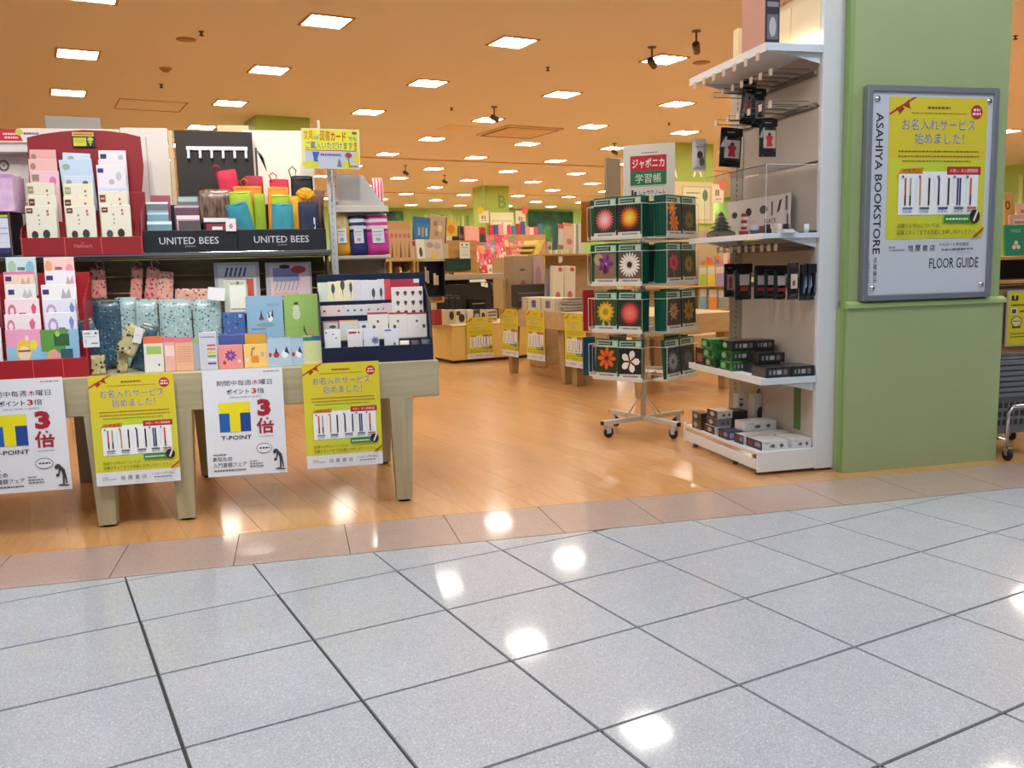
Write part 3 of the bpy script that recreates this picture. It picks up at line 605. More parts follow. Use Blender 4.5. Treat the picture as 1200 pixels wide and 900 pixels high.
C2 = [((50, 386, 95), '#8cb7d6', (('p', [(0, .3), (0, 1), (.75, 1), (.6, .2)], '#5c9444'), ('r', .35, .45, .75, .85, '#2f5b3c'), ('p', [(.12, 0), (.2, .3), (.35, .36), (.48, .2), (.5, 0)], '#e2b84a'), ('e', .34, .12, .13, .14, '#e59aa0'), ('r', .5, .0, .82, .35, '#2d5968'), ('e', .45, .86, .06, .07, '#a3c552')), 'green and blue gift envelope with a garden scene, front of the red rack'),
      ((57, 366, 95), '#dfe0ec', (('e', .25, .7, .16, .18, '#b79bc4'), ('e', .25, .7, .09, .1, '#dfe0ec'), ('l', .42, .58, .62, .08, '#3b3436'), ('p', [(.74, .8), (.81, .92), (.9, .8), (.82, .5)], '#7c90c8')), 'lavender envelope with a blue cone, second tier of the red rack, right column'),
      ((56, 350, 95), '#dcdcea', (('e', .25, .7, .16, .18, '#bf9cc0'), ('e', .25, .7, .09, .1, '#dcdcea'), ('l', .42, .58, .62, .08, '#3b3436'), ('p', [(.8, .8), (.87, .92), (.95, .8), (.88, .5)], '#6c86c4')), 'lavender envelope with a swirl, third tier of the red rack, right column'),
      ((56, 333, 97), '#e9e7e6', (('r', .04, .76, .22, .88, '#3b2f72'), ('p', [(.55, .65), (.62, .9), (.7, .74), (.8, .9), (.84, .66)], '#b0a8b2')), 'white envelope with a grey ribbon, fourth tier of the red rack, right column'),
      ((62, 317, 97), '#e4e2ea', (('r', .04, .76, .26, .88, '#3b2f72'), ('p', [(.1, .45), (.2, .65), (.3, .5), (.22, .4)], '#5a6f9e'), ('p', [(.66, .6), (.75, .88), (.82, .72), (.92, .9), (.95, .62)], '#cf9aa6')), 'white envelope with a blue sprig, fifth tier of the red rack, right column'),
      ((62, 301, 97), '#ecc5bd', (('e', .15, .75, .12, .16, '#e2a077'), ('l', .36, .66, .6, .08, '#5c3c44'), ('e', .84, .66, .13, .16, '#e88fa5')), 'pink envelope at the top of the red rack, right column')]
C0 = [((-30, 384, 4), '#e8e4e2', (), 'white envelope at the front of the red rack, cut by the left edge'),
      ((-30, 368, 5), '#7c2433', (), 'dark red envelope second from the front, cut by the left edge'), ((-30, 350, 6), '#8a2438', (), 'wine red envelope third from the front, cut by the left edge'),
      ((-30, 334, 7), '#e2dcda', (('e', .9, .72, .12, .14, '#2f4852'),), 'white envelope with a dark teal dot, cut by the left edge'), ((-30, 317, 7), '#e8d9dc', (('e', .85, .7, .12, .14, '#6a2a38'),), 'pale envelope with a wine flower, cut by the left edge'), ((-30, 302, 6), '#dfe0d8', (), 'off white envelope at the top of the red rack, cut by the left edge')]
def lift(items, a):
    out = []
    for i in items:
        i = list(i)
        if i[0] in 'rt' or i[0] == 'tv': o = 1 if i[0] == 'r' else 2; i[o+1] = a+(1-a)*i[o+1] if i[o+1] > 0 else 0; i[o+3] = a+(1-a)*i[o+3]
        elif i[0] in ('e', 'fl', 'l'): i[2] = a+(1-a)*i[2]
        elif i[0] == 'p': i[1] = [(u, a+(1-a)*v) for u, v in i[1]]
        out.append(tuple(i))
    return out
for cset in (C0, C1, C2):
    for k, (p, body, it, lab) in enumerate(cset):
        if k == 0: it = lift(it, .3)
        card('envelope', lab, 'envelope', (p[0], p[1], p[2], 430), tier(k), body, it, .010, z=tz(k), rx=-.05, group='money envelopes in the red rack')
# ---- upper left red display
x0 = SY(25, 296, 4.44).x; x1 = SY(168, 293, 4.44).x
rk = steprack('red stepped counter display of card packs with an arched header, top left shelf', 'card_rack', x0, x1, 4.44, US, 6, .028, .046, DRED, .082, (.17, .25), .3, .02, (.005, (x1-x0)*.355, (x1-x0)*.655, x1-x0-.005))
pt = lambda px, py: ((lambda v: (v.x-x0, v.z-US))(SY(px, py, 4.63)))
MB().prism_y([pt(35, 260), pt(164, 258), pt(168, 195), pt(164, 160), pt(148, 156), pt(125, 153), pt(97, 152), pt(70, 154), pt(48, 157), pt(31, 161), pt(33, 196)], .196, .202, DRED).part('header', rk)
mb = MB(); mb.prints(x1-x0, .082, 0, (('t', 'Hallmark', .43, .42, .58, .62, '#c96a6a', .005), ('p', [(.497, .66), (.49, .72), (.503, .7), (.515, .72), (.508, .66)], '#c96a6a')), Matrix.Translation(((x1-x0)/2, 0, 0))); mb.part('lettering', rk, 'small pale script lettering')
card('price_sign', 'small yellow price sign on the arched red header', 'sign', (85, 155, 112, 172), 4.625, '#1d2b2a', (('r', .02, .72, .96, 1.0, '#d8a63c'), ('l', .08, .8, .9, .1, '#5a3a1c'), ('r', .06, .05, .62, .62, '#c6c832'), ('l', .1, .42, .58, .06, '#6a7a2a'), ('l', .1, .28, .58, .06, '#a07a2a'), ('e', .8, .52, .13, .14, '#b8bf3a'), ('t', 'T', .7, .08, .88, .34, '#c8cf3a', .04)), .002)
IV = '#dcd8c8'
def prt_i(c='#5d2a22', d1='#3b2a28', d2='#2d3434', dots=True):
    L = [('r', .04, .78, .24, .93, c), ('l', .08, .84, .2, .03, '#d8c8b0')]
    if dots: L += [('e', .26, .14, .11, .09, d1), ('e', .64, .16, .12, .10, d2)]
    return L+[('e', .42, .72, .03, .02, '#6a6a60'), ('e', .44, .58, .025, .02, '#7a7a70'), ('e', .43, .46, .03, .02, '#8a8a80'), ('e', .72, .84, .04, .03, '#a85a4a'), ('e', .73, .74, .04, .03, '#b86a5a')]
cols = [
 [((33, 241, 69), IV, prt_i(), 0), ((37, 229, 71), IV, prt_i(dots=0), 0), ((37, 214, 70), '#d8d4c0', prt_i('#8a8a66', dots=0), 0), ((43, 200, 76), '#dfb9c2', (('r', .05, .8, .3, .93, '#8c7a6c'), ('e', .78, .8, .12, .09, '#cf6f9a')), 0), ((42, 186, 75), '#dfb3ac', (('e', .15, .86, .1, .06, '#9c7a6c'),), 0), ((44, 175, 75), '#dca8a2', (('e', .15, .86, .1, .06, '#9c7a6c'),), 0)],
 [((80, 241, 115), IV, prt_i(), 0), ((79, 230, 114), '#e2d6c0', prt_i(dots=0), 0), ((80, 215, 115), '#dbd8c4', prt_i('#9a9a72', dots=0), 0), ((80, 206, 115), '#c3cede', (('e', .2, .86, .1, .06, '#8a9a8a'), ('e', .75, .84, .1, .06, '#5a6478')), 0), ((81, 186, 119), '#b9cbe0', (('e', .2, .86, .12, .06, '#8fa596'),), -.06), ((80, 179, 112), '#c6d3e2', (('e', .3, .88, .12, .06, '#8fa596'),), .04)],
 [((121, 240, 156), IV, prt_i('#5d2a22', '#3d4448', '#2a2020'), 0), ((120, 224, 154), '#dcd6c2', prt_i('#6d3a26', dots=0), 0), ((121, 219, 155), '#c9cbe2', (('e', .72, .86, .1, .05, '#2c3560'),), 0), ((120, 193, 154), '#dcd8e0', (('r', .04, .86, .24, .94, '#2f2a66'), ('e', .5, .7, .1, .05, '#b3a8b8'), ('e', .75, .8, .1, .08, '#b8b8bc')), 0), ((123, 187, 156), '#e2d4dc', (('e', .75, .8, .1, .08, '#b8b8bc'),), 0), ((124, 176, 156), '#dcdadc', (('r', .06, .84, .28, .93, '#2f2a66'), ('e', .8, .86, .1, .06, '#b0b0b4')), 0)]]
tn = ('front', 'second from front', 'third from front', 'fourth from front', 'fifth from front', 'rearmost'); cn = ('left', 'middle', 'right'); kind = {IV: 'ivory', }
for ci, cset in enumerate(cols):
    for k, (p, body, it, ry) in enumerate(cset):
        if k == 0: it = lift(it, .26)
        colr = {'#dcd8c8': 'ivory', '#d8d4c0': 'ivory', '#dbd8c4': 'ivory', '#dcd6c2': 'ivory', '#e2d6c0': 'cream', '#dfb9c2': 'pink', '#dfb3ac': 'rose', '#dca8a2': 'rose', '#c3cede': 'pale blue', '#b9cbe0': 'pale blue', '#c6d3e2': 'pale blue', '#c9cbe2': 'lilac', '#dcd8e0': 'white', '#e2d4dc': 'pinkish', '#dcdadc': 'white'}[body]
        card('card_pack', '%s card pack, %s in the %s column of the arched red display' % (colr, tn[k], cn[ci]), 'card pack', (p[0], p[1], p[2], 290), 4.44+.014+k*.028+.009, mat(body, .3, 0, .3), it, .009, z=US+.021+k*.046, rx=-.04, ry=ry, group='card packs in the arched red display')
# ---- boxes at the left edge
a = SY(-25, 250, 4.47); b = SY(18, 204, 4.47)
card('storage_box', 'black wire edged box with a white label, left end of the upper shelf', 'box', (-25, 251, 16, 297), 4.45, '#1f1a28', (('r', .1, .1, .93, .86, '#cfd3e4'), ('r', .1, .88, .93, .93, '#c9c23a'), ('r', .1, .08, .93, .2, '#2e3468'), ('l', .2, .62, .9, .03, '#8c90a4'), ('l', .2, .5, .9, .03, '#8c90a4'), ('r', .96, 0, .99, 1, '#7c5a48')), .2, z=US, h=.2)
card('gift_box', 'lilac patterned box resting on the black box at the left edge', 'box', (-25, 204, 18, 250), 4.45, noisy('lilac_marble', '#c7a3c9', '#d9b7d4', 30), (('r', 0, .9, 1, 1, '#b48dbd'),), .19, z=US+.201)
# ---- UNITED BEES counter boxes
def bees(pl, pr, lab):
    a = SY(pl, 294, 4.46).x; b = SY(pr, 292, 4.46).x; W = b-a
    t = thing('counter_box', lab, 'display box', ((a+b)/2, 4.46, US))
    m = mat('#171a20', .42); MB().bbox(-W/2, W/2, 0, .006, 0, .108, m, .002).part('front_panel', t)
    MB().bbox(-W/2+.002, W/2-.002, .006, .2, 0, .006, m, .001).part('base', t)
    MB().bbox(-W/2+.002, W/2-.002, .2, .205, 0, .24, m, .001).part('back_panel', t)
    for s in (-1, 1): x = s*(W/2-.004); MB().prism_x([(.006, 0), (.2, 0), (.2, .25), (.17, .25), (.006, .1)], x-.002, x+.002, m).part('side_panel', t)
    mb = MB(); mb.prints(W, .108, 0, (('t', 'UNITED BEES', .18, .40, .80, .70, '#c3c6cc', .003), ('t', 'JAPAN', .44, .26, .55, .33, '#a3a6ac'))); mb.part('lettering', t, 'pale grey lettering')
    return a, b
bees(167, 279, 'black counter box with pale lettering, left one, filled with wallets'); bees(279.5, 383, 'black counter box with pale lettering, right one, filled with pouches')
def pk(px, v, body, lab, cat='wallet', items=(), t=.012, z=None, rx=-.1, ry=0, name='wallet', group=None, **k):
    return card(name, lab, cat, px, v, body, items, t, z=US+.008 if z is None else z, rx=rx, ry=ry, group=group, **k)
gl = lambda c, r=.18: mat(c, r, 0, .5)
W1 = 'wallets in the left black counter box'
for (px, v, c, lab, it) in (((180, 228, 203), 4.62, '#a5586a', 'dusty pink wallet at the back of the left wallet column', ()), ((174, 236, 200), 4.585, '#6f7a80', 'grey wallet in a clear sleeve, left wallet column', (('r', 0, .96, 1, 1, '#d8dcde'),)), ((175, 246, 200), 4.55, '#7fa3b4', 'light blue wallet, left wallet column', (('r', 0, .9, 1, .95, '#b9ccd6'),)), ((174, 259, 203), 4.50, '#7795a6', 'steel blue wallet at the front of the left wallet column', (('r', 0, .9, 1, 1, '#d3e4ec'),)),
      ((211, 229, 236), 4.62, '#6c7678', 'slate wallet at the back of the second wallet column', (('r', .05, .9, .95, .98, '#a9b4b4'),)), ((207, 240, 236), 4.585, '#6d4b5e', 'plum wallet in a clear sleeve, second wallet column', (('r', 0, .95, 1, 1, '#b8a0ae'),)), ((209, 252, 236), 4.545, '#c9a5ae', 'pale pink wallet, second wallet column', (('r', 0, .9, 1, 1, '#ead6da'),)), ((211, 258, 237), 4.50, '#5b5258', 'charcoal wallet at the front of the second wallet column', ()),
      ((242, 245, 275), 4.60, '#7d7d80', 'wallet wrapped in silver stripes, back of the third column', (('r', .05, .82, .95, 1, '#c9ccd2'),)), ((240, 254, 275), 4.56, '#1d1b1e', 'black wallet under a silver strip, third column', (('r', .02, .86, .98, .98, '#dadde2'),)), ((243, 262, 267), 4.50, '#8e3548', 'wine wallet with a white band, front of the third column', (('r', .3, .62, .8, .9, '#e6dada'),))):
    pk((*px, 292), v, gl(c), lab, items=it, group=W1)
for px, c, lab in (((233, 208, 277, 240), '#6b5142', 'clear bag of brown tissue above the striped wallets'),):
    x, z, w_, h_ = cube(*px, 4.62); o = pouch_mb(w_, h_+.06, .05, noisy('tissue', '#4c382e', '#8c7464', 24, .2, None, (3, 1, .6)), .2)
    single(o, 'tissue_bag', lab, 'bag', (x, 4.62, US+.12))
card('price_tag', 'white paper tag leaning at the right front of the wallet box', 'tag', (265, 256, 277, 271), 4.448, '#ded9da', (('e', .5, .4, .2, .2, '#a88a90'),), .001)
def pouch(px, v, m, lab, z=None, t=.03, ry=0, rx=-.08, rz=0, strap=None, group=None, zipc=None, extra=0, cat='pouch'):
    x, z0, w_, h_ = cube(*px, v, 'S', z)
    if isinstance(m, str): m = noisy('cloth_'+m[1:], m, m, 40, .7)
    tt = thing('pouch', lab, cat, (x, v, z0), rz, group, 'S', rx, ry)
    t *= .5; pouch_mb(w_, h_, t, m, .05).part('body', tt)
    if zipc: MB().tube([(-w_*.44, -t*.2, h_*.965), (w_*.44, -t*.2, h_*.965)], .0025, zipc, 5).part('zip', tt)
    if strap:
        sc, kx, sh = strap; MB().tube([(kx*w_-.006, 0, h_*.96), (kx*w_-.018, -.004, h_+sh*.6), (kx*w_, -.006, h_+sh), (kx*w_+.018, -.004, h_+sh*.6), (kx*w_+.012, 0, h_*.95)], .003, sc, 5).part('strap', tt)
    return tt
B2 = US+.008
P2 = 'coloured pouches in the right black counter box'
pouch((291, 205, 313, 292), 4.64, '#a01a33', 'crimson pouch behind the tilted magenta pouch', B2, .03, group=P2)
pouch((273, 197, 297, 292), 4.62, '#c4173f', 'magenta pouch tilted at the back of the pouch box, left half', B2+.015, .03, -.16, strap=('#c4173f', -.42, .03), group=P2)
pouch((277, 217, 311, 292), 4.60, '#dd7a1a', 'orange pouch behind the lime pouches, left half', B2, .03, 0, strap=('#dd7a1a', -.1, .035), group=P2, zipc='#e9a050')
pouch((300, 226, 314, 292), 4.575, '#8aa51e', 'lime pouch standing narrow beside the tilted teal pouch', B2, .025, 0, group=P2)
pouch((276, 223, 302, 292), 4.55, '#9cb62a', 'lime pouch tilted behind the teal pouch, left half', B2+.01, .028, -.06, group=P2, zipc='#c9d860')
pouch((279, 236, 305, 292), 4.51, '#1f7b8c', 'teal pouch tilted to the left at the front of the pouch box', B2+.006, .028, -.22, group=P2, zipc='#3d95a5')
pouch((320, 209, 343, 292), 4.63, '#c01a3c', 'crimson pouch at the back of the right half, behind orange', B2, .03, strap=('#c01a3c', -.3, .03), group=P2)
pouch((316, 218, 341, 292), 4.60, '#e58b1d', 'orange pouch behind lime and teal, right half', B2, .03, .02, group=P2, zipc='#f0ad5a')
pouch((320, 227, 342, 292), 4.565, '#9bb428', 'lime pouch behind the upright teal pouch, right half', B2, .028, .02, group=P2, zipc='#c9d860')
pouch((320, 238, 345, 292), 4.51, '#2b8696', 'teal pouch standing upright at the front, right half', B2, .028, .02, group=P2, zipc='#4ba0b0')
pouch((345, 205, 371, 292), 4.64, '#19191c', 'black pouch with a standing strap at the back right', B2, .035, 0, strap=('#19191c', -.4, .045), group=P2, zipc='#77777c')
pouch((342, 229, 366, 292), 4.56, '#e0a413', 'yellow pouch between the upright teal and the navy pouch', B2, .03, .02, group=P2)
t = thing('ribbon_bow', 'yellow ribbon bow lying on top of the yellow pouch', 'bow', SY(358, 232, 4.55), 0)
for k, a in enumerate((-.9, -.2, .4, 1.1)): pouch_mb(.03, .05, .018, mat('#eaa312', .5)).part('loop', t, rot=(0, a, 0))
pouch((360, 222, 377, 292), 4.60, '#6a4a38', 'brown pouch leaning at the right end of the pouch box', B2, .03, .1, group=P2)
o = pouch((352, 236, 376, 292), 4.51, '#171f3f', 'navy pouch with a white zip at the right front of the pouch box', B2, .032, 0, group=P2)
MB().box(.022, .029, -.0105, -.006, .05, .155, '#c9ccd6').part('zip', o)
# ---- middle and lower goods before the plank back
PINK = dotted('pink_print', '#e99a90', '#5a4a6a', '#d0584c', 60, .35, .4); PINKL = dotted('pink_print_light', '#eeb5a6', '#6a4a4a', '#c05a4a', 70, .4)
TEALD = dotted('navy_print', '#38566c', '#1b2c40', '#6a93a4', 65, .35, .4); TEALL = dotted('mint_print', '#a2bdbe', '#41687a', '#d0dad2', 70, .3, .5); BEIGE = dotted('beige_print', '#b3a778', '#2f2f2a', '#c9c29a', 48, .5); BLUEP = dotted('blue_print', '#4a6aa8', '#2a3c70', '#7d9ad0', 60)
GM = 'patterned pouches on the front table'
pouch((108, 313, 126, 352), 4.575, PINK, 'pink patterned pen pouch hanging alone beside the red rack', None, .03, 0, 0, strap=('#e3a08c', .2, .03), group=GM)
pouch((152, 313, 166, 354), 4.575, PINK, 'left of two leaning pink pen pouches with loops', None, .03, .12, 0, strap=('#e3a08c', 0, .03), group=GM)
pouch((169, 312, 184, 354), 4.575, PINK, 'right of two leaning pink pen pouches with loops', None, .03, .14, 0, strap=('#e3a08c', .1, .035), group=GM)
pouch((181, 318, 203, 358), 4.575, PINKL, 'light pink flat pouch right of the leaning pink pair', None, .012, .08, 0, group=GM)
pouch((206, 338, 250, 364), 4.575, PINKL, 'wide pink pouch lying behind the mint pouches', None, .02, .03, 0, group=GM)
card('header_card', 'small dark blue header card above the mint pouches', 'card', (202, 341, 220, 350), 4.655, '#2c4f78', (('l', .15, .45, .85, .14, '#8fa9c8'),), .002)
pouch((104, 350, 146, 437), 4.50, TEALD, 'large navy starry pouch behind the slanted long one', TT+.01, .04, 0, group=GM, zipc='#b5a25c')
pouch((140, 348, 166, 437), 4.52, TEALL, 'mint pouch, first from the left beside the navy pouch', TT+.01, .04, 0, group=GM)
pouch((163, 350, 190, 437), 4.50, TEALL, 'mint pouch, second from the left', TT+.01, .045, 0, group=GM)
pouch((191, 350, 229, 437), 4.48, TEALL, 'widest mint pouch with a pale frilled top', TT+.01, .045, 0, group=GM)
pouch((230, 350, 264, 437), 4.48, TEALL, 'mint pouch below the blank white card', TT+.01, .045, 0, group=GM)
pouch((106, 372, 130, 437), 4.31, TEALD, 'long navy starry pen case slanting right behind the price card', TT+.006, .035, -.25, group=GM, zipc='#b5a25c')
pouch((152, 378, 173, 438), 4.33, TEALD, 'long navy starry pen case slanting left', TT+.006, .035, .30, group=GM, zipc='#b5a25c')
pouch((134, 379, 157, 416), 4.27, BEIGE, 'beige spotted pouch slanting between the navy cases', None, .02, .45, group=GM)
pouch((107, 416, 124, 436), 4.262, BEIGE, 'small beige spotted pouch at the front left corner of the pouches', TT, .012, 0, group=GM)
pouch((137, 402, 150, 438), 4.30, BEIGE, 'beige spotted pouch standing between the two navy cases', TT, .02, .08, group=GM)
card('price_card', 'square white price card in front of the navy pouches', 'price card', (98, 387, 117, 407), 4.235, '#dcdfe6', (('l', .12, .78, .5, .07, '#3a3c44'), ('r', .75, .76, .9, .88, '#3a3c44'), ('l', .12, .6, .8, .04, '#8a8c94'), ('r', .12, .2, .2, .5, '#b8bac4'), ('l', .5, .2, .9, .07, '#55575f')), .0015)
card('paper_tag', 'white paper tag dangling from the beige spotted pouch', 'tag', (155, 384, 165, 402), 4.262, '#d9dade', (('l', .2, .5, .8, .04, '#9a9ca4'),), .001, ry=.25)
card('blank_card', 'tilted blank white card above the rightmost mint pouch', 'card', (243, 337, 263, 352), 4.45, '#eef1f2', (), .002, ry=.12)
SP = 'small stationery packs at the front of the table'
def sp(px, v, body, lab, it, t=.012, **k): return card('stationery_pack', lab, 'stationery', px, v, gl(body, .25), it, t, z=TT, rx=-.06, group=SP, **k)
sp((170, 394, 193, 436), 4.27, '#e0dfda', 'white and green letter pack with an orange top', (('r', 0, .8, 1, 1, '#e0704a'), ('r', .15, .5, .9, .72, '#9fbf5a'), ('e', .75, .2, .05, .04, '#3a4a7a')))
sp((194, 395, 207, 436), 4.265, '#eab0a6', 'narrow pink letter pack', (('r', 0, .85, 1, 1, '#e0707a'), ('r', .1, .45, .9, .75, '#efcfc8')))
sp((207, 395, 228, 436), 4.26, '#e8b394', 'orange letter pack with printed lines', (('r', 0, .84, 1, 1, '#e27884'),)+tuple(('l', .1, .7-.07*k, .9, .015, '#b8785c') for k in range(7)))
sp((228, 396, 235, 436), 4.262, '#a9aeb8', 'thin grey pack beside the ruler pack', (('r', 0, .85, 1, 1, '#93b86a'),))
sp((235, 389, 256, 435), 4.25, '#c9ccd8', 'silver pack with coloured sticky note bars', tuple(('r', .45, .62-.095*k, .92, .67-.095*k, c) for k, c in enumerate(('#d8486a', '#e0862a', '#d9c93a', '#6fae3a', '#d9dce8', '#5a4aa8')))+(('l', .1, .85, .9, .03, '#8a6a9a'),))
for px, body, lab, it in (((253, 307, 306, 352), '#b9bdc8', 'clear bagged letter set with blue diagonal stripes', (('r', .08, .05, .92, .92, '#d9dbe0'),)+tuple(('p', [(.22+.1*k, .62), (.27+.1*k, .62), (.33+.1*k, .86), (.28+.1*k, .86)], '#4f66a0') for k in range(5))+(('r', .22, .05, .86, .56, '#d8625a'), ('r', .38, .05, .72, .4, '#ecd9a8'))),
                          ((313, 307, 367, 352), '#c5bcc4', 'clear bagged letter set with a pink mark and a grey striped card', (('r', .1, .05, .95, .95, '#e0c8ce'), ('r', .16, .5, .72, .85, '#8a8fc0'))+tuple(('p', [(.18+.09*k, .25), (.2+.09*k, .25), (.3+.09*k, .6), (.28+.09*k, .6)], '#8f9296') for k in range(6))+(('r', .16, .05, .7, .22, '#e3b0a8'), ('e', .72, .8, .16, .1, '#b8324a'), ('e', .42, .88, .12, .05, '#2a2a38')))):
    card('letter_set', lab, 'letter set', px, 4.575, gl(body, .15), it, .014, group='bagged letter sets', rx=-.03)
card('paper_pack', 'white and green paper pack standing above the blue booklet', 'paper pack', (264, 328, 291, 368), 4.50, gl('#cdd6c2'), (('r', .25, .08, .95, .9, '#f1efe4'), ('e', .62, .9, .06, .05, '#2a2a2a'), ('l', .28, .86, .9, .05, '#8a9a7a'), ('l', .28, .12, .9, .05, '#8a9a7a')), .02)
card('booklet', 'blue patterned booklet below the white paper pack', 'booklet', (265, 366, 291, 436), 4.46, BLUEP, (('e', .8, .93, .1, .04, '#9fb4dc'),), .025, z=TT)
def spiral(px, v, body, lab, it, side=True, z=None, t=.012, rx=-.12, grp='spiral notebooks on the front table'):
    x, z0, w_, h_ = cube(*px, v, 'S', z); tt = thing('spiral_notebook', lab, 'notebook', (x, v, z0), 0, grp, 'S', rx)
    MB().bbox(-w_/2, w_/2, .001, t, .001, h_-.001, '#e6e3d6', .001).part('pages', tt)
    mb = MB(); mb.bbox(-w_/2, w_/2, -.001, .001, 0, h_, body, .0005); mb.prints(w_, h_, -.001, it); mb.part('cover', tt)
    mb = MB(); n = 18 if side else 10
    for k in range(n):
        if side: mb.tube([(-w_/2+.005, -.003, (k+.5)*h_/n), (-w_/2-.003, .004, (k+.5)*h_/n), (-w_/2+.004, t+.001, (k+.5)*h_/n)], .0012, '#4a4c52', 4)
        else: mb.tube([(-w_/2+(k+.5)*w_/n, -.003, h_-.005), (-w_/2+(k+.5)*w_/n, .004, h_+.003), (-w_/2+(k+.5)*w_/n, t, h_-.004)], .0012, '#4a4c52', 4)
    mb.part('binding', tt)['kind'] = 'stuff'
spiral((293, 346, 336, 437), 4.44, '#86aec8', 'light blue spiral notebook with a red and white doodle', (('r', .55, .84, .9, .88, '#7f9fb8'), ('e', .4, .66, .07, .025, '#b02a34'), ('p', [(.36, .66), (.4, .8), (.44, .66)], '#2a3038'), ('e', .64, .68, .08, .07, '#e4e8ec'), ('p', [(.58, .66), (.6, .78), (.64, .68)], '#2a3038'), ('p', [(.66, .7), (.72, .8), (.73, .66)], '#2a3038'), ('e', .5, .57, .25, .03, '#7d9ba8'), ('l', .12, .5, .5, .02, '#5f8098')), z=TT+.0)
spiral((337, 344, 377, 437), 4.44, '#8fb45c', 'green spiral notebook with a pale rounded figure and a curved shape', (('e', .36, .78, .1, .06, '#c3cdb0'), ('e', .36, .70, .12, .08, '#c3cdb0'), ('r', .3, .84, .42, .88, '#2e3a26'), ('r', .0, .5, 1, .505, '#7fa450'), ('p', [(.56, .55), (.62, .42), (.7, .36), (.62, .38), (.53, .46)], '#4a5c30'), ('e', .78, .44, .1, .06, '#b09a6a')), z=TT)
for px, body, lab, it in (((257, 404, 286, 436), '#e78f8d', 'square pink booklet with a purple splash and a red heart', (('fl', .5, .55, .26, 9, ('#6a3a8a', '#8a4aa0'), ('#b070b8', .3), .12, 2), ('p', [(.16, .25), (.24, .36), (.32, .25), (.24, .15)], '#b82a38'), ('e', .85, .3, .07, .07, '#e8d8e4'))),
                          ((287, 403, 315, 435), '#f0c674', 'square yellow booklet with an orange basket drawing', (('r', .3, .2, .62, .5, '#df8a32'), ('p', [(.28, .5), (.34, .82), (.5, .88), (.46, .8), (.38, .74), (.34, .5)], '#8a6a4a'), ('e', .78, .55, .09, .12, '#c3a6b4'), ('e', .14, .34, .08, .1, '#e6d2c8')))):
    card('booklet', lab, 'booklet', px, 4.26, body, it, .012, z=TT, rx=-.05)
card('flat_box', 'long flat blue box lying behind the pink and yellow booklets', 'box', (257, 401, 313, 410), 4.30, '#4a5a9a', (('r', .55, 0, 1, 1, '#d4a03c'),), .05, z=TT+.0, h=.155)
gsp = 'small top bound notepads'
spiral((315, 395, 343, 435), 4.25, '#a9bfd2', 'small notepad with a red bird doodle, left of three', (('e', .36, .4, .13, .1, '#b02a34'), ('p', [(.3, .45), (.36, .66), (.42, .45)], '#2a3038'), ('e', .72, .42, .14, .14, '#e4e8ec'), ('p', [(.7, .5), (.8, .68), (.92, .4)], '#2a3648'), ('e', .1, .4, .06, .08, '#b02a34')), False, TT, .01, -.1, gsp)
spiral((343, 395, 357, 434), 4.255, '#a3bad0', 'small notepad half hidden, middle of three', (('e', .15, .4, .12, .08, '#b02a34'), ('e', .6, .42, .24, .14, '#e4e8ec'), ('p', [(.5, .5), (.7, .68), (.92, .4)], '#2a3648')), False, TT, .01, -.1, gsp)
spiral((357, 393, 378, 434), 4.25, '#c8cf9e', 'small green and cream leafy notepad, right of three', (('r', 0, .82, 1, .95, '#2f7a62'), ('r', .5, .86, 1, .98, '#2f5a9a'), ('fl', .4, .5, .34, 10, ('#e2d98a', '#b8c48a'), ('#d8cf6a', .2), .1, 2), ('r', 0, 0, 1, .14, '#e3c39a')), False, TT, .01, -.1, gsp)
# ---- navy stepped display
nx0 = SY(378, 424, 4.225).x; nx1 = SY(508, 418, 4.225).x; NW = nx1-nx0
nk = steprack('navy stepped display rack of small white cards at the right end of the front table', 'card_rack', nx0, nx1, 4.225, TT, 4, .05, .072, NAVY, .078, (.34, .36), .42, .03)
NV = [tier(k, 4.225, .05) for k in range(5)]
NZ = [TT+.031+.072*k for k in range(5)]
def nc(px, k, body, lab, it=(), t=.003, z=None):
    return card('greeting_card', lab, 'card', px, 4.225+.02+.05*k+.03, body, it, t, z=NZ[k] if z is None else z, rx=-.05, group='small cards in the navy rack')
DRW = '#4a4c52'
def bird(u, v, s=.09): return [('e', u, v, s, s*.8, DRW), ('p', [(u-s*.2, v-s), (u, v+s), (u+s*.2, v-s*2)], DRW)]
for k, (ya, yb, xa, xb) in enumerate(((357, 352, 375, 459), (376, 370, 376, 432))):
    yy = 4.225+.02+.05*(3-k)+.02; a = SY(xa, ya, yy); b = SY(xb, yb-1, yy)
    MB().bbox(a.x-nx0, b.x-nx0, yy-4.225, yy-4.225+.006, NZ[3-k]-TT-.002, b.z-TT, NAVY, .001).part('tier_lip', nk)
top = [((374, 331, 386), '#cfd9c9', 'pale green'), ((386, 330, 396), '#e9e2bd', 'pale yellow'), ((396, 329, 408), '#ece4b8', 'straw yellow'), ((408, 328, 416), '#e8dfc6', 'cream'), ((416, 328, 424), '#dcd8dc', 'grey white'), ((424, 328, 434), '#dedde4', 'plain white'), ((434, 328, 444), '#dfdde2', 'white with a small house'), ((444, 327, 452), '#dedce4', 'white with a lamp post'), ((452, 327, 459), '#d64a52', 'red edged')]
for i, (p, c, cn_) in enumerate(top):
    nc((*p, 372), 3, c, 'top row %s card in the navy rack' % cn_, bird(.6, .75 if i != 2 else .85, .22) if i in (1, 2, 3) else (bird(.5, .55, .2) if i in (6, 7) else ()))
nc((459, 327, 493, 372), 3, '#b03048', 'top row dark red card with a white corner, right end of the navy rack', (('r', .8, .86, 1, 1, '#d8dcec'),))
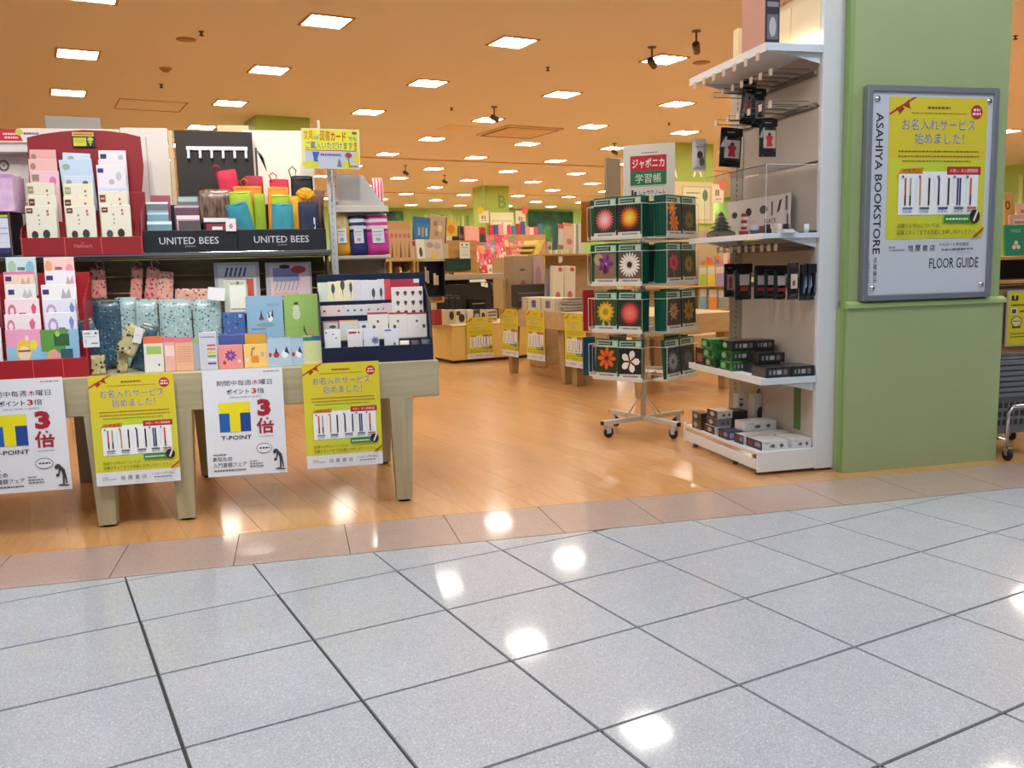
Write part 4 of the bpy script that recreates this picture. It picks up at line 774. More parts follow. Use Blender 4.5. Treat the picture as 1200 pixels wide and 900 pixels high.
mid = [((376, 358, 404), '#e2c8c6', 'pink', 2), ((404, 357, 430), '#d3d3d8', 'grey', 3), ((430, 356, 448), '#d8cdd2', 'mauve', 2), ((448, 355, 461), '#d9c4c8', 'rose', 1)]
for p, c, cn_, n in mid: nc((*p, 390), 2, c, 'second row long %s card in the navy rack' % cn_, sum([[('e', .2+.6*k/max(n-1, 1), .72, .06, .05, DRW)] for k in range(n)], []))
nc((460, 336, 497, 375), 2, '#ecdfd8', 'pinkish sticker sheet with rows of grey drawings, navy rack', sum([[('e', .2+.24*i, .2+.27*j+.1, .06, .045, DRW), ('p', [(.16+.24*i, .16+.27*j+.1), (.2+.24*i, .1+.27*j+.1), (.24+.24*i, .16+.27*j+.1)], DRW)] for i in range(4) for j in range(3)], []), .003)
for p, c, cn_, it in (((379, 376, 399), '#b05a70', 'maroon framed', (('r', .08, .45, .9, .92, '#c3cac4'), ('e', .6, .7, .2, .08, DRW))), ((399, 375, 421), '#d8d0bc', 'cream and orange edged', (('r', 0, .94, 1, 1, '#d8a05a'), ('r', .06, .3, .7, .86, '#cfd3d8'))), ((421, 376, 434), '#b8c6d8', 'pale blue framed', (('r', .1, .45, .95, .9, '#e0e0e4'), ('e', .5, .7, .2, .08, DRW)))):
    nc((*p, 405), 1, c, 'third row %s card in the navy rack' % cn_, it)
for p, n in (((432, 366, 456), 'left'), ((457, 366, 478), 'middle'), ((478, 366, 501), 'right')):
    nc((*p, 400), 1, '#e9e2da', 'red topped white card, %s of three in the navy rack' % n, (('r', 0, .93, 1, 1, '#b8343e'), ('e', .5, .66, .06, .05, DRW), ('e', .85 if n == 'right' else .3, .45, .08, .08, DRW), ('l', .45, .4, .55, .02, '#b8b0a8')))
for p, c, lab, it in (((381, 386, 400), '#e9e9ee', 'front row blank white card with three grey dots', (('e', .12, .88, .05, .03, DRW), ('e', .55, .82, .05, .03, DRW), ('e', .72, .68, .05, .03, DRW))), ((408, 386, 426), '#e6dfe0', 'front row white card with a red caption', (('r', .1, .84, .6, .92, '#b8343e'), ('e', .75, .88, .06, .04, DRW), ('e', .45, .3, .1, .06, DRW))), ((427, 385, 445), '#dfe0e8', 'front row white card with a blue grey flower', (('fl', .75, .55, .3, 7, ('#8a92b0', '#5a6484'), ('#4a5070', .2), .14, 2), ('e', .4, .12, .08, .04, DRW))), ((451, 385, 468), '#e2e1e8', 'front row white card with a blue caption', (('r', .05, .9, .5, .97, '#6a80b0'), ('e', .45, .25, .12, .06, DRW), ('e', .7, .4, .07, .06, DRW)))):
    nc((*p, 412), 0, c, lab+', navy rack', it)
for p, c, lab, it in (((469, 389, 481), '#d8d3c2', 'beige and brown masking tape roll in a window box', (('r', .1, .55, .9, .75, '#5a4a3a'), ('r', .1, .25, .9, .4, '#5a4a3a'))), ((482, 389, 493), '#4a2e34', 'brown masking tape roll in a window box', ()), ((494, 388, 506), '#4a5a60', 'teal masking tape roll in a window box', (('e', .5, .6, .3, .14, '#8aa4a4'), ('e', .3, .35, .14, .1, '#8aa4a4')))):
    x, z, w_, h_ = cube(p[0], p[1], p[2], 404, 4.245); t = thing('tape_roll', lab+', navy rack', 'tape', (x, 4.245+.022, NZ[0]+.002), 0, 'tape rolls in the navy rack')
    mb = MB(); M = Matrix.Translation((0, .0, w_/2)); mb.lathe([(w_/2*.92, -.012), (w_/2*.92, .012)], c, 18, Matrix.Translation((0, 0, h_/2+.004)) @ Matrix.Diagonal((1, .4, 2.2, 1))); mb.part('roll', t)
    mb = MB(); mb.prints(w_*.9, h_*.9, -w_*.19, it); mb.box(-w_/2, w_/2, w_*.2, w_*.22, 0, h_, '#22283c'); mb.part('sleeve', t)
# ---- end shelves to the right of the post
t = thing('end_shelf', 'pale steel shelf of striped pouches just right of the grey post', 'shelf', (0, 0, 0))
a = SY(393, 300, 4.75); b = SY(458, 299, 4.75)
MB().bbox(a.x, b.x, 4.75, 5.05, a.z-.018, a.z, '#b4b1a8', .003).part('shelf_board', t); SZ_ = a.z
mb = MB(); mb.bbox(a.x, b.x, 5.052, 5.07, TT, 1.5, mat('#8d8478', .5), .002); mb.part('back_panel', t)
for x in (a.x+.004, b.x-.01): MB().prism_x([(4.9, SZ_-.02), (5.05, SZ_-.02), (5.05, SZ_-.07)], x, x+.004, STEEL).part('bracket', t)
a2 = SY(393, 242, 4.75); b2 = SY(455, 239, 4.75)
t = thing('end_shelf', 'upper steel shelf under the slanted grey board right of the post', 'shelf', (0, 0, 0))
MB().bbox(a2.x, b2.x, 4.75, 5.05, a2.z-.012, a2.z, '#8a857c', .003).part('shelf_board', t); MB().bbox(a2.x, b2.x, 4.74, 4.75, a2.z-.03, a2.z+.003, '#cfc7bc', .002).part('price_rail', t)
A2Z = a2.z
q = [SY(393, 236, 4.78), SY(452, 237, 4.78), SY(425, 199, 4.78), SY(396, 198, 4.78)]
single(MB().prism_y([(v.x-q[0].x, v.z-q[0].z) for v in q], 0, .12, mat('#c9c3c2', .45)), 'slanted_panel', 'pale grey panel with a slanting right edge, on the upper end shelf', 'panel', (q[0].x, 4.78, a2.z+.001))
c = SY(405, 212, 4.77)
card('printed_bag', 'pink printed bag peeking between the post and the slanted grey panel', 'bag', (386, 201, 397, 237), 4.765, '#dcb8aa', (('l', .2, .8, .8, .04, '#9a6a5a'), ('l', .2, .5, .8, .04, '#9a6a5a')), .01)
NS = striped('navy_stripes', ['#1f2a5c', '#d8d8dc'], 28); PS = striped('pink_stripes', ['#c63a86', '#e6d3d8'], 28)
for px, m1, m2, lab, k in (((392, 249, 412, 299), '#cdb070', '#d3941e', 'yellow drawstring pouch with a gold top right of the post', 0), ((411, 250, 432, 299), NS, '#1d2762', 'navy pouch with navy and white striped top', 1), ((431, 250, 457, 299), PS, '#c4318c', 'magenta pouch with pink and white striped top', 2)):
    x, z, w_, h_ = cube(*px, 4.79, 'S', SZ_+.001); tt = thing('pouch', lab, 'pouch', (x, 4.79, z), 0, 'striped pouches on the end shelf', 'S', -.05, -.03)
    pouch_mb(w_, h_*.6, .05, mat(m2, .6)).part('body', tt); o = pouch_mb(w_*.98, h_*.46, .048, m1 if not isinstance(m1, str) else noisy('gold_cloth', m1, '#dcc48c', 20)).part('striped_top', tt, loc=(0, 0, h_*.54))
    mb = MB(); mb.bbox(-w_*.25, w_*.28, -.032, -.030, h_*.28, h_*.62, '#d6d6da', .0008); mb.prints(w_*.5, h_*.3, -.032, (('l', .1, .8, .9, .08, '#6a6c74'), ('l', .1, .55, .8, .06, '#8a8c94'), ('r', .3, .1, .7, .35, '#9a9ca4')), Matrix.Translation((0, 0, h_*.3))); mb.part('paper_tag', tt)
# ---- hanging yellow sign
a = SY(372, 152, 4.58)
t = thing('hanging_sign', 'yellow and blue shop notice in Japanese hanging above the pouches', 'sign', (SY(388.5, 198, 4.58).x, 4.58, SY(388.5, 198, 4.58).z), 0, None, 'S', 0, .02)
x, z, w_, h_ = cube(354.5, 151, 422.5, 198, 4.58)
MB().bbox(-w_/2, w_/2, 0, .002, 0, h_, '#dcd6a0', .0008).part('sheet', t)
mb = MB(); O_ = '#c8401c'; B_ = '#1f5f9c'
mb.prints(w_, h_, 0, [('r', .03, .46, .97, .97, '#e2dc2e'), ('r', .06, .03, .97, .44, '#b9bfd2'), ('r', .06, .45, .95, .47, '#a8342a'), ('e', .15, .1, .14, .1, '#cfc932'), ('e', .78, .1, .1, .1, '#cfc932'), ('e', .94, .28, .05, .14, '#d9c932'),
  ('t', '文具', .04, .72, .2, .95, O_), ('t', 'は', .22, .73, .3, .82, '#2a8a96', .02), ('t', '図書', .32, .70, .49, .95, O_), ('t', 'カード', .5, .70, .76, .93, O_, .03), ('t', 'でも', .80, .72, .95, .82, '#2a8a96', .02), ('r', .87, .88, .95, .94, '#7a4a1c'),
  ('t', 'ご購入いただけます', .07, .49, .88, .68, B_), ('t', '！', .9, .49, .95, .68, '#c8792a', .02),
  ('l', .32, .33, .68, .05, '#6a4a9a'), ('p', [(.18, .42), (.3, .42), (.26, .24), (.2, .24)], '#2c5aa8'), ('p', [(.2, .24), (.26, .24), (.28, .18), (.2, .18)], '#2c5aa8'), ('e', .8, .35, .06, .07, '#9a3a42'), ('p', [(.79, .3), (.81, .3), (.82, .1), (.8, .1)], '#4a8a3a'), ('p', [(.6, .06), (.68, .06), (.66, .2), (.64, .28), (.62, .2)], '#5a7a94'), ('l', .8, .06, .96, .03, '#4a4c54')])
mb.part('lettering', t); MB().bbox(-w_*.22, -w_*.18, -.004, .006, h_*.86, h_*1.2, mat('#e8dcc0', .2), .001).part('clip', t)
MB().tube([(0, .008, -.16), (0, .008, h_*.9)], .004, '#d8d0c4').part('stand_rod', t)
# ================================================================ WHITE GONDOLA AT THE RIGHT
GX0, GX1 = 2.33, 2.665; GY0, GY1 = 4.109, 5.0
g = thing('gondola_shelving', 'white shelving unit open to the left, its end panel against the green pillar', 'shelving', (GX1, GY0, 0))
gm = mat('#e2e3e6', .4); X = lambda v: v-GX1; Y = lambda v: v-GY0
MB().bbox(X(2.668), X(2.798), 0, .03, .012, 2.75, gm, .003).part('end_panel', g)
mb = MB(); mb.bbox(X(GX0), X(2.668), 0, .018, .018, .128, gm, .002).part('base_end', g)
MB().bbox(X(GX0), X(GX0)+.012, .018, Y(GY1), .03, .085, gm, .002).part('base_skirt', g)
MB().bbox(X(GX0)+.002, X(2.66), .018, Y(GY1), .108, .127, gm, .003).part('base_shelf', g)
MB().bbox(X(GX0), X(GX0)+.01, Y(GY1), Y(GY1)+.02, .02, .14, gm, .002).part('base_corner', g)
for y in (.05, .3, .8): MB().lathe([(.015, 0), (.015, .02)], '#5a5a5c', 10, Matrix.Translation((X(2.36)+.0, y, 0))).part('foot', g)
for x in (2.72, 2.77): MB().lathe([(.012, 0), (.012, .014)], '#5a5a5c', 10, Matrix.Translation((X(x), .02, 0))).part('foot', g)
pegm = noisy('panel_greige', '#b9ada0', '#c4b8ab', 2, .45)
a = .135
for z0, z1 in ((.135, .50), (.52, .97), (1.03, 1.245), (1.275, 1.62), (1.63, 1.9), (1.91, 2.17)):
    MB().bbox(0, .012, .03, .83, z0, z1, pegm, .002).part('back_panel', g)
MB().bbox(-.014, -.001, .03, .80, .972, 1.002, mat('#7b7064', .25), .001).part('back_rail', g)
MB().bbox(-.003, .012, .80, .96, .135, 2.2, mat('#a8a39c', .35, .6), .003).part('upright', g)
mb = MB()
for k in range(60): mb.box(-.0042, -.003, .87, .878, .2+k*.032, .216+k*.032, '#3f3c38')
mb.part('upright_slots', g)['kind'] = 'stuff'
MB().bbox(-.006, .0, .14, .20, .2, .47, mat('#55803a', .6), .001).part('panel_gap', g, 'green strip of the pillar showing through a panel gap')
def shelf(z, m, lab, t=.022, x0=GX0+.02, gl=False):
    o = MB().bbox(X(x0), -.002, .0, .875, z-t, z, m, .003).part('shelf_board', g, lab)
    MB().bbox(X(x0)-.004, X(x0), .0, .875, z-t-.012, z+.004, gm, .001).part('shelf_lip', o)
    MB().bbox(X(x0), -.002, -.004, .0, z-t-.01, z+.002, mat('#d5dde6', .3), .001).part('shelf_end', o)
    for y in (.02, .86): MB().prism_y([(-.002, z-t), (-.25, z-t), (-.002, z-t-.06)], y, y+.004, gm).part('bracket', o)
ZS2, ZS3, ZS1 = .515, 1.262, 2.195
shelf(ZS2, gm, 'lower white shelf'); shelf(ZS3, mat('#d6dade', .15, 0, .6), 'middle shelf under the clear case', .014); shelf(ZS1, gm, 'top white shelf', .026)
MB().bbox(X(2.66), X(2.674), .3, .86, 2.2, 2.46, mat('#ecd8b4', .5), .003).part('header_panel', g)
MB().bbox(0, .01, .03, .83, 2.2, 2.75, mat('#f0dcb8', .5), .002).part('header_back', g)
MB().bbox(-.03, 0, .03, .5, 2.50, 2.56, mat('#b98f68', .5), .003).part('header_rail', g)
MB().bbox(-.03, -.004, .03, .42, 2.225, 2.262, mat('#fff1dc', .5, 0, 0, 7.0), .004).part('strip_lamp', g, 'lit strip lamp')
MB().bbox(X(2.62), X(2.674), .8, .86, 2.2, 2.48, mat('#e6cfa6', .5), .003).part('header_post', g)
# price rail tickets under the top shelf
for k in range(7):
    y = .06+k*.12; MB().bbox(X(GX0)+.012, X(GX0)+.014, y, y+.035, 2.125, 2.165, '#cbb39c', .0004).part('price_ticket', g)
# bars with hooks
HK = mat('#8d857c', .3, .8)
def hookbar(z, ys, L, n0=0):
    b = MB().bbox(-.02, -.002, .04, .80, z-.012, z+.012, HK, .002).part('hook_bar', g)
    for y in ys:
        mb = MB(); mb.tube([(-.01, y, z), (-L, y, z), (-L-.008, y, z+.012)], .0028, HK, 5)
        mb.tube([(-.01, y, z+.028), (-L-.01, y, z+.028), (-L-.012, y, z+.01)], .002, HK, 4); mb.bbox(-L-.016, -L-.013, y-.016, y+.016, z-.01, z+.025, '#d9c8b0', .0005); mb.part('hook', b)
hookbar(2.07, [.1, .2, .3, .4, .5, .62, .74], .22)
hookbar(1.91, [.1, .2, .32, .44, .56, .70], .22)
hookbar(1.185, [.06, .13, .2, .29, .37, .45, .54, .62, .70], .2)
# hanging packs: faces point to the aisle end (-y) so they are read from the front
def pack(px, v, lab, items=(), body='#1b1a1d', tilt=0, rz=0, grp='hanging toy packs on the white gondola', x=None):
    if px[0] > 830: v = min(4.95, max(4.15, SX((px[0]+px[2])/2, (px[1]+px[3])/2, 2.53).y))
    x_, z, w_, h_ = cube(*px, v); mb = MB()
    n = 6; vs = []; prof = [(0, .012), (.06, .004), (.16, .016), (.5, .02), (.84, .016), (.93, .004), (1, .010)]
    bag = MB(); 
    for k, (u, t) in enumerate(prof):
        z_ = u*h_; vs += [(-w_/2, -.002, z_), (-w_/4, -t, z_), (w_/4, -t, z_), (w_/2, -.002, z_), (0, t*.6, z_)]
    fs = [(5*i+a, 5*i+b, 5*i+5+b, 5*i+5+a) for i in range(len(prof)-1) for a, b in ((0, 1), (1, 2), (2, 3), (3, 4), (4, 0))]+[(4, 3, 2, 1, 0), tuple(range(30, 35))]
    bag.add(vs, fs, gl(body, .15)); bag.prints(w_*.92, h_, -.0215, items)
    return single(bag, 'hanging_pack', lab, 'toy pack', (x_, v, z), rz, grp, 'S', 0, tilt)
H_ = lambda c='#c9bdb0', c2='#b03038': (('r', 0, .78, 1, .97, '#0e0e10'), ('r', .2, .86, .6, .89, '#8a8a8e'), ('r', .12, .22, .88, .68, c), ('p', [(.3, .26), (.35, .42), (.25, .5), (.4, .56), (.5, .64), (.6, .55), (.74, .5), (.64, .4), (.7, .26)], c2), ('e', .5, .58, .1, .04, '#3a2c2a'), ('r', .1, .05, .9, .14, '#151517'))
pack((866, 93, 880, 146), 4.55, 'topmost black pack, steeply tilted under the top shelf', H_('#a8988c', '#c06a4a'), tilt=.1)
pack((880, 104, 896, 150), 4.62, 'black pack with a grey window just right of the topmost tilted one', H_('#8d857e', '#2a2a2c'))
pack((842, 150, 867, 196), 4.75, 'large black pack with a white and red picture at the left end of the hooks', H_('#d8cfc8', '#c8303c'), tilt=.06)
pack((889, 139, 909, 184), 4.60, 'black topped pack with a red picture hanging alone in the middle', H_('#c4b0a2', '#c8323a'), body='#262425')
pack((848, 309, 860, 348), 4.86, 'narrow black pack with a small red picture, first of the long row', H_('#b39a90', '#a83038'))
pack((861, 309, 880, 351), 4.74, 'black pack with a white and red label, second of the long row', (('r', 0, .75, 1, 1, '#0f0f11'), ('r', .15, .4, .8, .7, '#cfc6c0'), ('r', .2, .24, .7, .36, '#b8323a')))
for k, px in enumerate(((883, 311, 896, 350), (895, 311, 908, 350), (906, 311, 920, 351))):
    pack(px, 4.6-.04*k, 'black pack with a white and red label, %s of three crowded in mid row' % ('left', 'centre', 'right')[k], (('r', 0, .75, 1, 1, '#0f0f11'), ('r', .15, .42, .85, .7, '#cfc6c0'), ('r', .15, .24, .8, .34, '#b8323a')))
pack((922, 308, 935, 351), 4.42, 'black pack with a tall pale label, between the red ones and the blue ones', (('r', .1, .3, .75, .7, '#cfb8a8'), ('e', .4, .45, .15, .08, '#7a4a3a')))
for k, px in enumerate(((936, 310, 944, 352), (942, 309, 950, 352), (949, 309, 957, 351))):
    pack(px, 4.34-.05*k, 'black pack with blue and grey streaks, %s of the three nearest the end panel' % ('left', 'middle', 'right')[k], (('r', 0, .75, 1, 1, '#0f0f11'), ('p', [(.2, .2), (.4, .7), (.6, .3), (.5, .2)], '#4a6484'), ('p', [(.5, .3), (.7, .72), (.85, .4)], '#8a98a8')))
pack((811, 163, 827, 201), 4.95, 'white pack with a brown toy picture hanging left of the gondola', (('r', .1, .84, .9, .96, '#cfc8c4'), ('e', .45, .5, .22, .12, '#5a3a3c'), ('e', .6, .3, .2, .14, '#6a6468'), ('r', .1, .72, .7, .78, '#b8b0b0')), body='#dcd6d2')
# box on the top shelf
t = thing('toy_box', 'tall dark and pink box standing on the top shelf of the gondola', 'box', (2.405, 4.16, ZS1+.001))
MB().bbox(-.035, .045, 0, .24, 0, .30, mat('#2b2630', .35), .002).part('carton', t)
mb = MB(); mb.prints(.078, .3, 0, (('r', .1, .1, .9, .5, '#6a6570'), ('e', .5, .3, .25, .16, '#b9b4b8'), ('r', .1, .62, .9, .7, '#8a8690'), ('r', .2, .76, .8, .8, '#b0acb4')), Matrix.Translation((.005, 0, 0))); mb.part('front_print', t)
MB().box(-.0362, -.035, .004, .236, .004, .296, '#c98f80').part('side_print', t, 'pinkish printed long side')
# clear case and brick toys on the middle shelf
t = thing('display_case', 'clear acrylic case over small brick built models on the middle shelf', 'display case', (2.505, 4.13, ZS3+.001))
acr = mat('#fdfdff', .02, 0, 0, 0, 1.0)
MB().box(-.135, .135, 0, .003, 0, .345, acr).part('front_pane', t); MB().box(-.135, -.132, .003, .70, 0, .345, acr).part('side_pane', t)
MB().box(-.135, .135, .003, .70, .345, .348, acr).part('top_pane', t)
for b in ((-.1365, -.1345, -.001, .001, 0, .348), (-.1365, .135, -.001, .001, .346, .349)): MB().box(*b, mat('#d9d9dc', .1)).part('edge', t)
a0 = SX(852, 240, 2.62).y; a1 = SX(925, 240, 2.62).y
t = thing('model_card', 'white backing card with photos of black brick built models', 'sign', (2.628, (a0+a1)/2, ZS3+.002), -PI/2)
W = abs(a0-a1); MB().bbox(-W/2, W/2, 0, .002, 0, .22, '#ddd3cb', .0006).part('sheet', t)
mb = MB(); mb.prints(W, .22, 0, [('e', .12, .62, .05, .09, '#3d3532'), ('e', .36, .66, .05, .11, '#2d2a2a'), ('e', .6, .68, .06, .11, '#57504c'), ('r', .72, .5, .74, .85, '#2d2a2a'), ('p', [(.8, .55), (.84, .85), (.88, .9), (.84, .6)], '#2d2a2a'), ('t', 'nano', .34, .36, .5, .42, '#c6b3a4'), ('t', 'BLACK', .62, .32, .8, .44, '#5d4c44', .02), ('r', .95, .05, .97, .5, '#3d3532'), ('r', .93, .6, .96, .95, '#6d6560')]); mb.part('printing', t)
def toy(px, x, lab, cols, kind):
    v = SX(*px, x); t = thing('brick_model', lab, 'brick model', (x, v.y, ZS3+.001), 0, None)
    if kind == 'castle':
        MB().bbox(-.06, .06, -.07, .07, 0, .035, '#7a6a50', .003).part('base', t)
        for k in range(5):
            s = .06-.011*k; MB().taper((-s, s, -s, s), (-s*.55, s*.55, -s*.55, s*.55), .035+k*.024, .053+k*.024, mat('#4b4846', .5)).part('roof_tier', t); MB().box(-s*.5, s*.5, -s*.5, s*.5, .05+k*.024, .060+k*.024, '#b9b2a4').part('wall_tier', t)
    elif kind == 'tower':
        for k in range(7): MB().bbox(-.012, .012, -.012, .012, k*.018, k*.018+.0175, cols[k % 2], .001).part('block', t)
        MB().bbox(-.02, .02, -.02, .02, 0, .03, cols[0], .001).part('base', t)
    elif kind == 'figure':
        MB().bbox(-.016, .016, -.01, .01, 0, .028, cols[0], .002).part('body', t); MB().bbox(-.013, .013, -.013, .013, .028, .054, cols[1], .003).part('head', t)
        for s in (-1, 1): MB().bbox(s*.02-.004, s*.02+.004, -.005, .005, .008, .03, cols[0], .001).part('arm', t)
    else:
        MB().bbox(-.04, .04, -.012, .012, 0, .006, cols[0], .001).part('base', t); MB().prism_x([(-.01, .006), (.03, .006), (.01, .02)], -.03, .03, mat(cols[1])).part('hull', t)
    return t
toy((845, 262), 2.50, 'grey tiered brick castle on a sandy base, left end of the middle shelf', (), 'castle')
toy((872, 258), 2.47, 'red and white striped brick tower beside the castle', ('#b02a2a', '#dcd6d0'), 'tower')
toy((884, 262), 2.45, 'white and blue brick figure in the clear case', ('#3a5a88', '#e6e4e0'), 'figure')
toy((893, 262), 2.55, 'brown brick figure behind the white and blue one', ('#7a4a34', '#8a3c34'), 'figure')
toy((899, 262), 2.47, 'dark brick figure in the middle of the clear case', ('#2a2a30', '#3a3a44'), 'figure')
toy((912, 263), 2.50, 'white round headed brick figure near the case front', ('#d8cfc4', '#efe6da'), 'figure')
toy((921, 262), 2.56, 'dark brown brick figure at the right in the case', ('#3a2c2c', '#4a3430'), 'figure')
toy((925, 268), 2.48, 'flat white brick aeroplane at the right end of the case', ('#dedede', '#b8b8c0'), 'plane')
single(MB().lathe([(.012, 0), (.015, .045)], mat('#dfe3e6', .1), 14), 'small_cup', 'small white cup on the middle shelf right of the case', 'cup', (2.60, 4.125, ZS3+.001))
# boxes on the lower shelf and the base
def carton(x, y, z, w, d, h, m, lab, grp, items=(), rz=0, side=None):
    mb = MB(); mb.bbox(-w/2, w/2, 0, d, 0, h, m if not isinstance(m, str) else mat(m, .3, 0, .3), .0015); mb.prints(w, h, 0, items)
    if side: mb.prints(d, h, 0, side, Matrix.Translation((-w/2, d/2, 0)) @ Matrix.Rotation(-PI/2, 4, 'Z'))
    return single(mb, 'toy_carton', lab, 'box', (x, y, z), rz, grp)
G1 = 'boxed toys on the lower gondola shelf'; z2 = ZS2+.001
GRN = noisy('box_green', '#1d5a2c', '#4c9a54', 30, .35); GRN2 = noisy('box_dark_green', '#14301c', '#2d6a38', 26, .35)
mk = (('r', .08, .2, .92, .8, '#2d2f33'), ('r', .12, .3, .2, .7, '#8a8074'), ('r', .28, .3, .36, .7, '#9aa0a0'), ('r', .42, .3, .6, .7, '#b0aca4'), ('r', .68, .25, .82, .75, '#7d6a5c'))
bk = '#1b1c20'; side_g = (('e', .3, .5, .2, .3, '#7dbf7c'), ('r', .6, .2, .9, .8, '#123a1c'))
carton(2.455, 4.125, z2, .15, .15, .055, bk, 'black printed box at the front of the lower shelf, left of two', G1, mk, 0, (('r', .05, .1, .95, .9, '#4d4840'),))
carton(2.595, 4.12, z2, .135, .15, .055, bk, 'black printed box at the front of the lower shelf, beside the end panel', G1, mk)
carton(2.50, 4.32, z2, .16, .12, .055, bk, 'black box in the second row on the lower shelf, bottom of two', G1, mk)
carton(2.52, 4.31, z2+.056, .16, .12, .055, bk, 'black box in the second row on the lower shelf, top of two', G1, mk)
for k in range(3):
    carton(2.43+.01*k, 4.46+.01*k, z2+.056*k, .15, .13, .055, (GRN, GRN2, GRN)[k] if k < 2 else bk, '%s box of the green and black pile in mid shelf' % ('lowest', 'middle', 'topmost')[k], G1, mk, 0, side_g)
    carton(2.57, 4.47, z2+.056*k, .12, .13, .055, bk, '%s black box of the pile behind the green pile' % ('lowest', 'middle', 'topmost')[k], G1, mk)
    carton(2.42-.012*k, 4.64, z2+.056*k, .14, .13, .055, (GRN2, GRN, GRN)[k], '%s box of the green pile at the far end of the lower shelf' % ('lowest', 'middle', 'topmost')[k], G1, (), 0, side_g)
carton(2.43, 4.79, z2+.0, .15, .12, .10, '#3a2622', 'brown box at the far end of the lower shelf', G1, (), 0, (('r', .2, .2, .8, .7, '#8a5a44'),))
G2 = 'white boxed kits on the gondola base'; zb = .128
wk = '#d8d6d4'; wm = (('r', .3, .3, .5, .55, '#8d8a90'), ('e', .42, .45, .08, .2, '#5a5860'), ('e', .75, .45, .07, .22, '#5a5860'), ('l', .1, .75, .3, .08, '#7a7880')); sg = (('r', .0, .0, 1, 1, '#2c2440'), ('r', .1, .2, .4, .8, '#6a3a30'), ('r', .55, .3, .9, .8, '#8a8498'))
carton(2.445, 4.135, zb, .155, .16, .048, wk, 'white box with a handle picture at the front left corner of the base', G2, wm, .02, sg)
carton(2.605, 4.135, zb, .115, .16, .048, wk, 'white box with a handle picture at the front right of the base', G2, wm)
carton(2.43, 4.31, zb, .15, .10, .05, wk, 'white and violet box behind the front left box on the base', G2, wm, .03, sg)
carton(2.58, 4.31, zb, .13, .10, .05, wk, 'white and violet box behind the front right box on the base', G2, wm)
carton(2.53, 4.42, zb, .19, .10, .05, wk, 'long white box in the middle of the base, bottom of two', G2, wm)
carton(2.52, 4.42, zb+.051, .20, .11, .05, wk, 'long white box in the middle of the base, lying on top', G2, wm, .02)
carton(2.382, 4.45, zb, .09, .12, .05, '#4a4468', 'violet box at the edge of the base, middle', G2, (('r', .1, .2, .9, .8, '#9a94b8'),), 0, sg)
for k in range(3): carton(2.39+.008*k, 4.62, zb+.046*k, .10, .13, .045, (wk, '#8a8890', wk)[k], '%s white and brown box of the pile left on the base' % ('lowest', 'middle', 'topmost')[k], G2, wm, 0, (('r', 0, 0, 1, 1, '#4a3630'), ('e', .5, .5, .2, .3, '#b9b0a4')))
for k in range(2): carton(2.365, 4.78, zb+.051*k, .07, .12, .05, ('#4a3a30', '#3c302a')[k], '%s brown box at the far corner of the base' % ('lower', 'upper')[k], G2, (), 0, (('e', .4, .5, .2, .3, '#b9b0a4'),))
carton(2.50, 4.62, zb, .10, .12, .13, '#26262a', 'dark grey box behind the white boxes on the base', G2)
for k, (px, lab) in enumerate((((883, 461, 906, 515), 'tall white box with a brown figure picture and a black handle on the base'), ((872, 464, 882, 514), 'tall narrow white box left of the handled one on the base'))):
    x, z, w_, h_ = cube(*px, 4.66, 'S', zb); t = thing('tall_box', lab, 'box', (x, 4.66+.08*k, zb), .0)
    MB().bbox(-w_/2, w_/2, 0, .06, 0, h_, '#d5d0c4', .002).part('carton', t)
    mb = MB(); mb.prints(w_, h_, 0, (('r', .1, .05, .5, .35, '#b08a3c'), ('e', .35, .45, .2, .2, '#4a3a30'), ('r', .5, .45, 1, .55, '#24222a'), ('e', .6, .85, .1, .04, '#3a3a3e')) if k == 0 else (('e', .4, .7, .2, .05, '#3a3a3e'), ('e', .4, .85, .25, .03, '#5a5a5e'))); mb.part('print', t)
    if k == 0: MB().tube([(-w_*.2, .03, h_), (-w_*.1, .03, h_+.02), (w_*.2, .03, h_+.02), (w_*.3, .03, h_)], .006, BLACK, 6).part('handle', t)

# ================================================================ FLOOR GUIDE FRAME ON THE PILLAR
px_l, px_r = 2.845, 3.630; z_b, z_t = .905, 1.985; W = px_r-px_l; Hh = z_t-z_b
t = thing('floor_guide_frame', 'grey framed shop sign with a yellow poster on the green pillar', 'sign', ((px_l+px_r)/2, 3.985, z_b))
fm = mat('#8c919b', .35, .5); fw = .032
MB().bbox(-W/2, -W/2+fw, 0, .042, 0, Hh, fm, .004).part('frame_side', t); MB().bbox(W/2-fw, W/2, 0, .042, 0, Hh, fm, .004).part('frame_side', t)
MB().bbox(-W/2+fw, W/2-fw, 0, .042, 0, fw, fm, .004).part('frame_bottom', t); MB().bbox(-W/2+fw, W/2-fw, 0, .042, Hh-fw, Hh, fm, .004).part('frame_top', t)
MB().box(-W/2+fw, W/2-fw, .012, .03, fw, Hh-fw, mat('#ccd0da', .08, 0, 1)).part('backing', t, 'glossy white backing sheet')
iw, ih = W-2*fw, Hh-2*fw; M = Matrix.Translation((0, 0, fw))
a = SY(1041, 300, 3.99)
pw, ph = iw*.815, ih*.80
pm = MB(); pM = Matrix.Translation((iw*.045, -.0, fw+ih*.178)) ; pm.box(-pw/2, pw/2, .0105, .0118, .125*ph, ph, mat(YG, .1, 0, 1), pM); pm.prints(pw, ph, .0105, [i for i in yellow_items() if not (i[0] == 't' and i[3] < .12)], pM); pm.part('yellow_poster', t)
